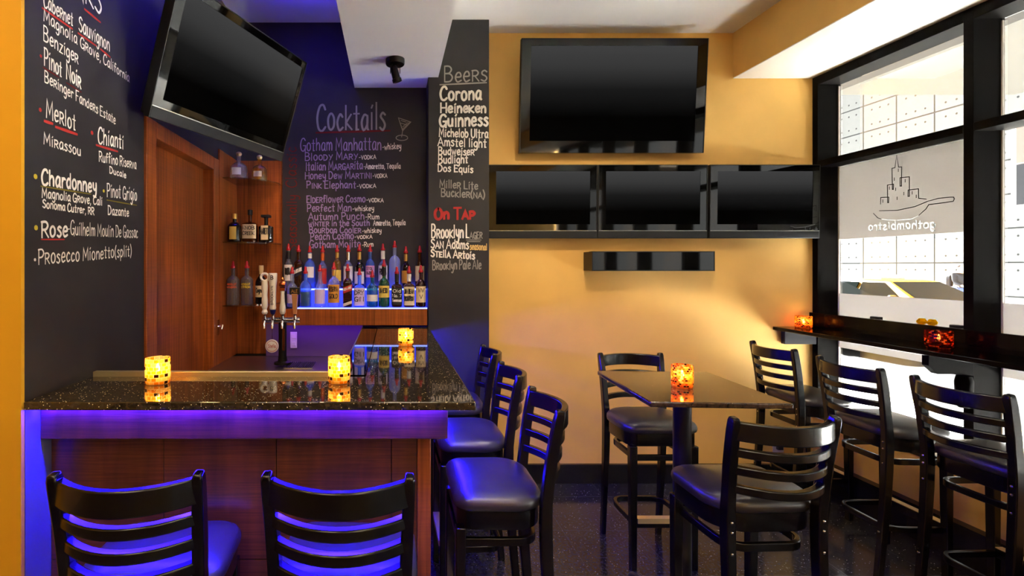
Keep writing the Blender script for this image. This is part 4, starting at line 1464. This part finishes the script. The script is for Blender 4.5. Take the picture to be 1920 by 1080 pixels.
bottle('bourbon bottle with big cream label and dark cap, middle glass shelf', -.985, 3.445, 1.765, .048, .225, 'g_amber', style='square', cap='label_black', pourer=False, lab='label_beige', lz=(.12, .6), words=['KNOB', 'CREEK'], group=G3, arc=60)
bottle('square dark liqueur bottle with wide flat cap, middle glass shelf', -.888, 3.50, 1.765, .047, .20, 'g_dark', style='square', cap='label_black', cap2='wide', pourer=False, lab='label_beige', lz=(.1, .66), arc=28, words=['AMARETTO'], group=G3)
bottle('misted vodka bottle with orange lettering, bottom glass shelf', -1.092, 3.41, 1.335, .044, .30, 'g_smoke', style='tall', words=['ABSOLUT', 'MANDRIN'], wcol='inkorange', lz=(0, .62), group=G3)
bottle('misted vodka bottle with yellow lettering, bottom glass shelf', -1.0, 3.42, 1.335, .042, .30, 'g_smoke', style='tall', words=['ABSOLUT', 'CITRON'], wcol='inkyellow', lz=(0, .62), group=G3)
bottle('dark brandy bottle with pale neck and cream label, bottom glass shelf', -.915, 3.47, 1.335, .040, .27, 'g_dark', style='dome', cap='cork', pourer=False, neck='cork', lab='label_beige', lz=(.2, .52), words=['Cognac'], group=G3)

# ------------------------------------------------------------------ draught tower with four handles
tw = empty('beer_tap_tower', (-0.708, 3.21, 0.968))
tag(tw, 'chrome draught tower with four beer taps behind the bar', 'beer tap')
MB().lathe([(0.055, 0), (0.055, 0.012), (0.03, 0.02), (0.026, 0.06), (0.026, 0.28), (0.03, 0.30)], seg=20).build('column', M['spotblack'], tw)
MB().cbox((0.012, -0.027, 0.16), (0.016, 0.004, 0.14)).build('column_badge', M['copper'], tw)
MB().sweep([(-0.125, -0.01, 0.285), (0.115, -0.01, 0.285)], 0.036, 0.036, rnd=True, seg=14).build('cross_tube', M['chrome'], tw)
tx = [-0.812 + 0.708, -0.760 + 0.708, -0.698 + 0.708, -0.619 + 0.708]
for k, x in enumerate(tx):
    f = MB()
    f.sweep([(x, -0.02, 0.285), (x, -0.05, 0.285), (x, -0.062, 0.27), (x, -0.066, 0.235)], 0.02, 0.02, up=(1, 0, 0), rnd=True, seg=10, scale=[1, 1, .9, .8])
    f.lathe([(0.012, 0.0), (0.015, 0.01), (0.009, 0.03), (0.012, 0.04)], (x, -0.045, 0.285), 12)
    fo = f.build('faucet', M['chrome'], tw)
    b = 0.326
    if k == 0:
        hm = MB().lathe([(0.014, 0), (0.02, 0.012), (0.013, 0.03), (0.02, 0.05), (0.02, 0.09), (0.017, 0.12), (0.021, 0.18), (0.018, 0.215)], (x, -0.045, b), 16)
        hm.sweep([(x + 0.024 * math.cos(a), -0.045, b + 0.235 + 0.024 * math.sin(a)) for a in [2 * math.pi * i / 16 for i in range(16)]], 0.016, 0.016, up=(0, 1, 0), rnd=True, seg=8, closed=True)
        hm.build('tap_handle', M['white'], tw)['label'] = 'white tap handle with a ring top'
    elif k == 1:
        hm = MB().lathe([(0.018, 0.03), (0.021, 0.04), (0.019, 0.055), (0.020, 0.12), (0.022, 0.18), (0.027, 0.215), (0.028, 0.255), (0.026, 0.262)], (x, -0.045, b), 18)
        ho = hm.build('tap_handle', M['white'], tw)
        ho['label'] = 'tall white tap handle with black lettering'
        MB().lathe([(0.012, 0), (0.016, 0.01), (0.021, 0.03)], (x, -0.045, b), 16).build('ferrule', M['navy'], ho)
        ik = Ink()
        ik.text('BROOKLYN', (x + 0.007, b + 0.06), (x + 0.007, b + 0.18), 0.014, 0.0013, lambda u, v, l: (u, -0.045 - 0.0225 - l - (0.002 if v > b + .14 else 0), v))
        ik.text('B', (x - 0.009, b + 0.222), (x + 0.009, b + 0.222), 0.024, 0.0022, lambda u, v, l: (u, -0.045 - 0.0283 - l, v))
        ik.build('handle_print', M['ink'], ho)
    elif k == 2:
        hm = MB().lathe([(0.012, 0), (0.019, 0.012), (0.02, 0.04), (0.014, 0.08), (0.012, 0.13), (0.015, 0.15)], (x, -0.045, b), 16)
        ho = hm.build('tap_handle', M['white'], tw)
        ho['label'] = 'white tap handle with a copper barrel top'
        t = MB().sweep([(x - 0.02, -0.045, b + 0.19), (x - 0.01, -0.045, b + 0.19), (x + 0.01, -0.045, b + 0.19), (x + 0.02, -0.045, b + 0.19)], 0.05, 0.05, rnd=True, seg=18, scale=[.8, 1, 1, .8])
        t.cbox((x, -0.045, b + 0.158), (0.036, 0.03, 0.018)).lathe([(0.012, .21), (.014, .222), (.006, .235)], (x, -.045, b), 12)
        t.build('emblem', M['copper'], ho)
    else:
        hm = MB().rings([[(x + a * s, -0.045 + c * s, b + z) for a, c in ((-1, -1), (1, -1), (1, 1), (-1, 1))] for s, z in ((0.009, 0), (0.011, 0.01), (0.019, 0.13))])
        ho = hm.build('tap_handle', M['tapwood'], tw, bevel=0.002)
        ho['label'] = 'tapered wooden tap handle with a black sign top'
        MB().cbox((x, -0.045, b + 0.147), (0.064, 0.034, 0.045)).build('sign_block', M['label_black'], ho, bevel=0.002)
        ik = Ink()
        ik.text('ALE', (x - 0.02, b + 0.138), (x + 0.02, b + 0.138), 0.018, 0.0016, lambda u, v, l: (u, -0.0622 - l, v))
        ik.build('sign_print', M['gold'], ho)
mdl = empty('tap_medallion', (-0.760, 3.142, 1.094))
tag(mdl, 'round white tag hanging by a chain from a beer tap', 'tag')
md = MB().lathe([(0.036, -0.004), (0.042, -0.002), (0.042, 0.002), (0.036, 0.004)], seg=28)
md.v = [(p[0], p[2], p[1]) for p in md.v]
md.build('disc', M['outlet'], mdl)
MB().sweep([(0, 0, 0.04), (0.001, 0.001, 0.075), (0, 0.002, 0.105)], 0.003, 0.003, rnd=True, seg=6).build('chain', M['chrome'], mdl)
ik = Ink()
ik.text('Stella', (-0.024, -0.01), (0.024, -0.01), 0.022, 0.0014, lambda u, v, l: (u, -0.0044 - l, v))
ik.stroke([(0.034 * math.cos(a), 0.034 * math.sin(a)) for a in [2 * math.pi * i / 24 for i in range(25)]], 0.0014, lambda u, v, l: (u, -0.0044 - l, v))
ik.build('print', M['chalk_red'], mdl)

# ------------------------------------------------------------------ televisions
def tv(label, loc, rz, tilt, W, H, ml, mr, mt, mb_, strip=0.0, group=None, depth=0.065):
    """Front face looks along local -y; the origin is the centre of the front."""
    root = empty('television', loc, rz, 0)
    root.rotation_euler = (tilt, 0, rz)
    tag(root, label, 'television', group)
    x0, x1, z0, z1 = -W / 2, W / 2, -H / 2, H / 2
    zb = z0 + strip
    fr = MB()
    fr.box(x0, x0 + ml, 0, 0.03, zb, z1).box(x1 - mr, x1, 0, 0.03, zb, z1).box(x0 + ml, x1 - mr, 0, 0.03, z1 - mt, z1).box(x0 + ml, x1 - mr, 0, 0.03, zb, zb + mb_)
    fr.build('bezel', M['gloss'], root)
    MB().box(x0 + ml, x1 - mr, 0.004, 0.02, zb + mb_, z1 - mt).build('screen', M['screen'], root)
    e = 0.004
    rim = MB().box(x0 - e, x0, -0.004, 0.032, z0, z1 + e).box(x1, x1 + e, -0.004, 0.032, z0, z1 + e).box(x0, x1, -0.004, 0.032, z1, z1 + e)
    rim.build('rim', M['matte'], root)
    MB().box(x0 + 0.01, x1 - 0.01, 0.03, depth, z0 + 0.01, z1 - 0.01).build('back_shell', M['matte'], root, bevel=0.01)
    if strip:
        MB().box(x0, x1, -0.004, 0.03, z0, zb - 0.004).build('speaker_strip', M['grey'], root, bevel=0.003)
        MB().box(x0, x1, -0.006, 0.0, zb - 0.004, zb).build('chrome_line', M['steel'], root)
    return root


sT = 262.0
tilt_b = R(4.1)
big = tv('largest television, tilted down high on the ochre wall', ((0.922 + 2.243) / 2, 3.548, (3.214 + 2.415) / 2), 0, tilt_b, 1.318, 0.798, 0.066, 0.066, 0.047, 0.085)
MB().box(-0.2, 0.2, 0.066, 0.10, -0.25, 0.2).build('wall_mount', M['matte'], big)
GT = 'row of three televisions on the ochre wall'
for lb, x0, x1 in (('television at the left end of the row of three, beside the chalkboard column', 0.690, 1.470), ('middle television of the row of three below the large one', 1.477, 2.259), ('television at the right end of the row of three, next to the window', 2.277, 3.066)):
    t = tv(lb, ((x0 + x1) / 2, 3.555, (2.325 + 1.797) / 2), 0, R(1.0), x1 - x0 - 0.008, 0.522, 0.052, 0.046, 0.042, 0.044, 0.056, GT)
    MB().box(-0.15, 0.15, 0.066, 0.104, -0.15, 0.15).build('wall_mount', M['matte'], t)
k_ = 0.95
ct_ = tv('large tilted television on the corner arm above the wooden door', (-0.821 * k_, 2.678 * k_, 1.6 + (2.573 - 1.6) * k_), R(66.8), 0, 1.0 * k_, 0.625 * k_, 0.05, 0.022, 0.035, 0.035, 0.055, None, 0.08)
ct_.rotation_euler = (R(17.5), R(0.4), R(66.8))
MB().box(-0.12, 0.12, 0.08, 0.10, -0.12, 0.12).box(-0.03, 0.03, 0.10, 0.22, -0.03, 0.03).build('wall_mount', M['matte'], ct_)

sb = empty('speaker_bar', ((1.411 + 2.277) / 2, 3.5, 1.566))
tag(sb, 'glossy black centre speaker bar below the row of televisions', 'speaker')
hw = (2.277 - 1.411) / 2
MB().box(-hw + 0.004, hw - 0.004, 0.006, 0.1645, 0.002, 0.137).build('body', M['matte'], sb, bevel=0.002)
MB().box(-hw + 0.006, hw - 0.006, 0.0, 0.006, 0.006, 0.133).build('front_panel', M['gloss'], sb)
MB().box(-hw, -hw + 0.004, -0.002, 0.05, 0, 0.139).box(hw - 0.004, hw, -0.002, 0.05, 0, 0.139).box(-hw, hw, -0.002, 0.01, 0.134, 0.139).box(-hw, hw, -0.002, 0.01, 0, 0.005).build('rim', M['matte'], sb)

# ------------------------------------------------------------------ spotlight on the soffit
sp = empty('ceiling_spotlight', (0.02, 3.16, 2.918))
tag(sp, 'small black spotlight hanging from the white soffit', 'spotlight')
MB().lathe([(0.057, -0.036), (0.06, -0.03), (0.06, -0.001), (0.055, -0.0005)], seg=28).build('canopy', M['spotblack'], sp)
yk = MB()
for s in (-1, 1):
    yk.sweep([(s * 0.012, 0, -0.034), (s * 0.03, 0, -0.045), (s * 0.03, 0, -0.09)], 0.004, 0.012, up=(0, 1, 0))
yk.build('yoke', M['spotblack'], sp)
hd = MB().lathe([(0.018, 0.045), (0.024, 0.035), (0.025, -0.03), (0.030, -0.035), (0.030, -0.055), (0.024, -0.056), (0.022, -0.04)], seg=20)
mx_ = Matrix.Rotation(R(-16), 3, 'Y') @ Matrix.Rotation(R(12), 3, 'X')
hd.v = [tuple(mx_ @ Vector(p) + Vector((0.0, 0, -0.09))) for p in hd.v]
hd.build('lamp_head', M['spotblack'], sp)

# ------------------------------------------------------------------ candles
def candle(label, x, y, z, r, h, glassm, power, col, group, wall=0.003):
    root = empty('votive_candle', (x, y, z + 0.0005))
    tag(root, label, 'candle', group)
    MB().lathe([(r * 0.9, 0), (r * 0.96, 0.003), (r, h * 0.15), (r, h * 0.9), (r * 0.98, h), (r * 0.98 - wall, h), (r - wall, h * 0.9), (r - wall, h * 0.15), (r * 0.85, 0.006), (0.001, 0.006)], seg=32, close=False).build('glass_holder', M[glassm], root)
    MB().lathe([(r * 0.45, 0.0065), (r * 0.45, h * 0.38), (r * 0.4, h * 0.4)], seg=20).build('wax', M['wax'], root)
    MB().lathe([(0.001, h * 0.42), (0.006, h * 0.5), (0.0072, h * 0.56), (0.005, h * 0.66), (0.0008, h * 0.8)], seg=12).build('flame', M['flame'], root)
    l = bpy.data.lights.new('candle_light', 'POINT')
    l.energy = power
    l.color = col
    l.shadow_soft_size = 0.008
    o = bpy.data.objects.new('candle_light', l)
    COL.objects.link(o)
    o.parent = root
    o.location = (0, 0, h * 0.72)
    return root


AMC = (1.0, 0.74, 0.36)
GC = 'mosaic candles'
candle('amber mosaic candle at the left end of the bar top', (296 - 735) * 1.80 / F, 1.80, 1.176, 0.043, 0.092, 'mosaic_amber', 0.17, AMC, GC)
candle('amber mosaic candle in the middle of the bar top near the taps', (636 - 735) * 1.81 / F, 1.81, 1.176, 0.040, 0.094, 'mosaic_amber', 0.17, AMC, GC)
candle('amber mosaic candle at the far end of the bar near the bottles', (761 - 735) * 2.66 / F, 2.66, 1.176, 0.041, 0.088, 'mosaic_amber', 0.16, AMC, GC)
candle('orange mosaic candle on the square bar table', (1279 - 735) * 2.17 / F, 2.17, 1.07, 0.043, 0.097, 'mosaic_rust', 0.18, (1.0, 0.74, 0.4), GC)
candle('orange red candle at the wall end of the window ledge', 2.97, 3.58, 1.155, 0.051, 0.085, 'mosaic_rust', 0.04, (1.0, 0.7, 0.4), GC)
candle('dark red candle in the middle of the window ledge', 2.965, 2.69, 1.155, 0.055, 0.095, 'mosaic_dark', 0.05, (1.0, 0.7, 0.4), GC)

# ------------------------------------------------------------------ window ledge
lg = empty('window_ledge', (2.96, 2.0, 1.13))
tag(lg, 'long black drinks ledge with an upstand along the window', 'ledge')
y1 = YB - 2.0 - 0.002
lgt = MB()
lgt.box(-0.15, 0.143, -2.6, y1, 0.0, 0.025)
lgt.build('ledge_top', M['ledge'], lg, bevel=0.004)
MB().box(0.12, 0.143, -2.6, y1, 0.0255, 0.13).build('upstand', M['ledge'], lg, bevel=0.002)
MB().box(0.146, 0.285, ymul[1] + 0.055 - 2.0, ymul[0] - 2.0 - 0.01, 0.0, 0.02).build('sill_board', M['ledge'], lg)
for yy in (YB - 0.03, ymul[1] + 0.005, ymul[2] + 0.005, ymul[3] + .005):
    pl = [(-0.10, 0.0), (0.14, 0.0), (0.14, -0.115), (0.02, -0.105), (-0.05, -0.105), (-0.10, -0.06)]
    if yy > 3.6:
        pl = [(-0.09, 0.0), (0.14, 0.0), (0.14, -0.10), (-0.09, -0.10)]
    br = MB().prism(pl, yy - 2.0 - 0.012, yy - 2.0 + 0.025, lambda u, v, t: (u, t, v - 0.0005))
    bo = br.build('bracket', M['frame'] if yy < 3.6 else M['grey'], lg, bevel=0.002)
    if yy < 3.6:
        kn = MB().lathe([(0.022, -0.17), (0.034, -0.15), (0.036, -0.03), (0.03, 0.0)], (0.10, yy - 2.0, -0.116), 16)
        kn.build('bracket_foot', M['frame'], bo)
fl = empty('flower_pot', (3.175, 2.945, 1.1505))
tag(fl, 'two yellow flower heads in a pot behind the window ledge upstand', 'flowers')
MB().lathe([(0.025, 0), (0.034, 0.004), (0.04, 0.06), (0.036, 0.06), (0.03, 0.02)], seg=16).build('pot', M['spotblack'], fl)
for s, dy in ((1, 0.028), (-1, -0.03)):
    st = MB().sweep([(0, 0, 0.03), (0, dy * 0.6, 0.07), (0, dy, 0.10)], 0.005, 0.005, rnd=True, seg=6).build('stem', M['stemgreen'], fl)
    pt = MB()
    for k in range(6):
        a = k * math.pi / 3
        pt.rings([[(math.cos(a) * rr + math.cos(a + 1.57) * ww * q, dy + math.sin(a) * rr + math.sin(a + 1.57) * ww * q, z) for q in (-1, -.4, .4, 1)] for rr, ww, z in ((0.004, 0.004, 0.098), (0.017, 0.013, 0.108), (0.02, 0.014, 0.12), (0.013, 0.004, 0.137))])
    pt.build('petals', M['tulip'], st)
for lb, px in (('small grey clip behind the ledge upstand near the corner post', 1643), ('small grey clip behind the ledge upstand near the centre mullion', 1795)):
    Y = F * 3.175 / (px - 735)
    c = MB().cbox((0, 0, 0.06), (0.03, 0.06, 0.118)).build('window_clip', M['grey'], None, bevel=0.004)
    c.location = (3.175, Y, 1.1505)
    tag(c, lb, 'clip')

# ------------------------------------------------------------------ bar stools
def outline(s, k=1.0):
    """Seat outline: squarish front corners, rounder back."""
    pts = []
    for (cx, cy, rad, a0) in ((0.135, 0.110, 0.06, 0), (-0.135, 0.110, 0.06, 90), (-0.085, -0.045, 0.115, 180), (0.085, -0.045, 0.115, 270)):
        for j in range(7):
            a = R(a0 + 90 * j / 6)
            pts.append(((cx + rad * math.cos(a)) * s, (cy + rad * math.sin(a)) * s))
    return pts


def uprights(z):
    """centre of the back leg at height z: (half spacing, y)."""
    K_ = [(0, 0.166, -0.205), (0.35, 0.166, -0.172), (0.62, 0.166, -0.158), (0.74, 0.167, -0.160), (0.9, 0.172, -0.178), (1.0, 0.176, -0.194), (1.08, 0.180, -0.210)]
    for a, b in zip(K_, K_[1:]):
        if z <= b[0]:
            t = (z - a[0]) / (b[0] - a[0])
            return tuple(a[i] + (b[i] - a[i]) * t for i in (1, 2))
    return K_[-1][1:]


def make_stool():
    root = empty('bar_stool')
    rings = [[(x, y, z) for x, y in outline(s)] for s, z in ((0.965, 0.718), (1.0, 0.724), (1.012, 0.736), (1.004, 0.750), (0.97, 0.762), (0.9, 0.772), (0.76, 0.781), (0.55, 0.787), (0.28, 0.7905), (0.02, 0.7915))]
    st = MB().rings(rings)
    st.build('seat', M['vinyl'], root, smooth=70)
    MB().rings([[(x, y, z) for x, y in outline(s)] for s, z in ((0.95, 0.652), (0.955, 0.656), (0.955, 0.717))]).build('seat_frame', M['black_wood'], root)
    zs = [0, 0.2, 0.4, 0.55, 0.66, 0.74, 0.82, 0.9, 0.97, 1.03, 1.065, 1.08]
    for s in (-1, 1):
        path = []
        for z in zs:
            hx, y = uprights(z)
            path.append((s * hx, y, z))
        lg_ = MB().sweep(path, 0.040, 0.032, up=(1, 0, 0), scale=[.85, .9, 1, 1.05, 1.08, 1.05, 1, 1, .97, .93, .85, .7])
        lo = lg_.build('leg', M['black_wood'], root, bevel=0.005)
        for z in (0.665, 0.70, 0.59, 0.24):
            hx, y = uprights(z)
            bl = MB().lathe([(0.0055, 0), (0.005, 0.0025), (0.002, 0.004)], (0, 0, 0), 10)
            bl.v = [(s * hx + p[0], y - 0.0205 - p[2], z + p[1]) for p in bl.v]
            bl.build('bolt', M['chrome'], lo)
        fl_ = MB().sweep([(s * 0.160, 0.155, 0.0), (s * 0.160, 0.152, 0.35), (s * 0.160, 0.150, 0.652)], 0.038, 0.036, up=(0, 1, 0), scale=[.85, .95, 1.05])
        fl_.build('leg', M['black_wood'], root, bevel=0.004)
    for zc, hh, nm in ((1.032, 0.066, 'top_rail'), (0.955, 0.030, 'slat'), (0.890, 0.030, 'slat'), (0.822, 0.030, 'slat')):
        hx, y = uprights(zc)
        pts = []
        for j in range(13):
            t = -1 + 2 * j / 12
            pts.append((t * (hx - 0.004), y - 0.075 * (1 - t * t), zc))
        th_ = 0.024 if nm == 'top_rail' else 0.026
        MB().sweep(pts, th_, hh).build(nm, M['black_wood'], root, bevel=0.004)
    for zc, nm in ((0.59, 'hoop'), (0.24, 'hoop')):
        pts = [(-0.150, 0.140, zc), (-0.150, 0.0, zc), (-0.148, -0.06, zc)]
        for j in range(1, 9):
            a = R(180 + 90 * j / 8)
            pts.append((-0.078 + 0.07 * math.cos(a), -0.065 + 0.07 * math.sin(a), zc))
        pts += [(-x, y, z) for x, y, z in reversed(pts)]
        MB().sweep(pts, 0.018, 0.030).build(nm, M['black_wood'], root, bevel=0.003)
    MB().box(-0.142, 0.142, 0.143, 0.162, 0.575, 0.605).build('front_rail', M['black_wood'], root, bevel=0.003)
    fr_ = MB().box(-0.142, 0.142, 0.140, 0.168, 0.225, 0.272).build('foot_rail', M['black_wood'], root, bevel=0.003)
    MB().box(-0.141, 0.141, 0.138, 0.172, 0.2725, 0.2765).box(-0.141, 0.141, 0.1685, 0.172, 0.25, 0.2725).build('brass_plate', M['brass'], fr_)
    return root


GS = 'black slat-back bar stools'
stool = make_stool()
spots = [
 ((-0.674, 1.458), 1.5, 'bar stool at the bar front below the left bar candle, its back to us'),
 ((-0.128, 1.450), -2.0, 'bar stool at the bar front near the right corner, its back to us'),
 ((0.400, 1.970), 90, 'nearest stool at the right side of the bar, glossy seat glowing violet'),
 ((0.395, 2.535), 91, 'middle stool at the right side of the bar'),
 ((0.400, 3.127), 90, 'farthest stool at the right side of the bar beside the chalkboard column'),
 ((1.430, 2.770), 180, 'stool behind the square table facing us against the ochre wall'),
 ((1.350, 1.922), 2.0, 'stool in front of the square table turned away from us, seat shining'),
 ((2.730, 3.290), -90, 'farthest stool at the window ledge beside the ochre wall'),
 ((2.695, 2.706), -90, 'middle stool at the window ledge'),
 ((2.708, 2.195), -89, 'nearest stool at the window ledge at the right edge of the room'),
]
for i, (p, a, lb) in enumerate(spots):
    o = stool if i == 0 else copy_tree(stool)
    o.location = (p[0], p[1], 0)
    o.rotation_euler = (0, 0, R(a))
    tag(o, lb, 'bar stool', GS)

# ------------------------------------------------------------------ square bar table
tb = empty('bar_table', (1.294, 2.212, 0), R(-3.2))
tag(tb, 'square brown stone bar table on a black pedestal, candle on top', 'table')
MB().box(-0.269, 0.269, -0.29, 0.29, 1.048, 1.07).build('table_top', M['tabletop'], tb, bevel=0.005)
MB().lathe([(0.12, 1.035), (0.12, 1.0475)], seg=24).build('mounting_plate', M['ironbase'], tb)
MB().lathe([(0.037, 0.08), (0.037, 1.0345)], seg=28).build('pedestal', M['ironbase'], tb)
pb = MB().lathe([(0.06, 0.06), (0.06, 0.075), (0.045, 0.10), (0.039, 0.11)], seg=24)
for k in range(4):
    a = R(17 + 90 * k)
    c, s_ = math.cos(a), math.sin(a)
    pb.sweep([(c * q, s_ * q, z) for q, z in ((0.02, 0.065), (0.15, 0.052), (0.28, 0.035), (0.315, 0.03), (0.335, 0.02))], 0.055, 0.05, rnd=True, seg=12, scale=[1, .95, .85, .75, .3])
    pb.lathe([(0.018, 0.0), (0.02, 0.012), (0.016, 0.02)], (c * 0.30, s_ * 0.30, 0), 12)
pb.build('foot', M['ironbase'], tb)

ol = empty('wall_outlet', (2.85, YB - 0.001, 0.285))
tag(ol, 'outlet low on the ochre wall behind the far window stool', 'outlet')
MB().box(-0.04, 0.04, -0.006, 0, -0.06, 0.06).build('cover_plate', M['outlet'], ol, bevel=0.002)
MB().box(-0.02, 0.02, -0.03, -0.0065, -0.035, 0.0).build('plug', M['matte'], ol, bevel=0.004)
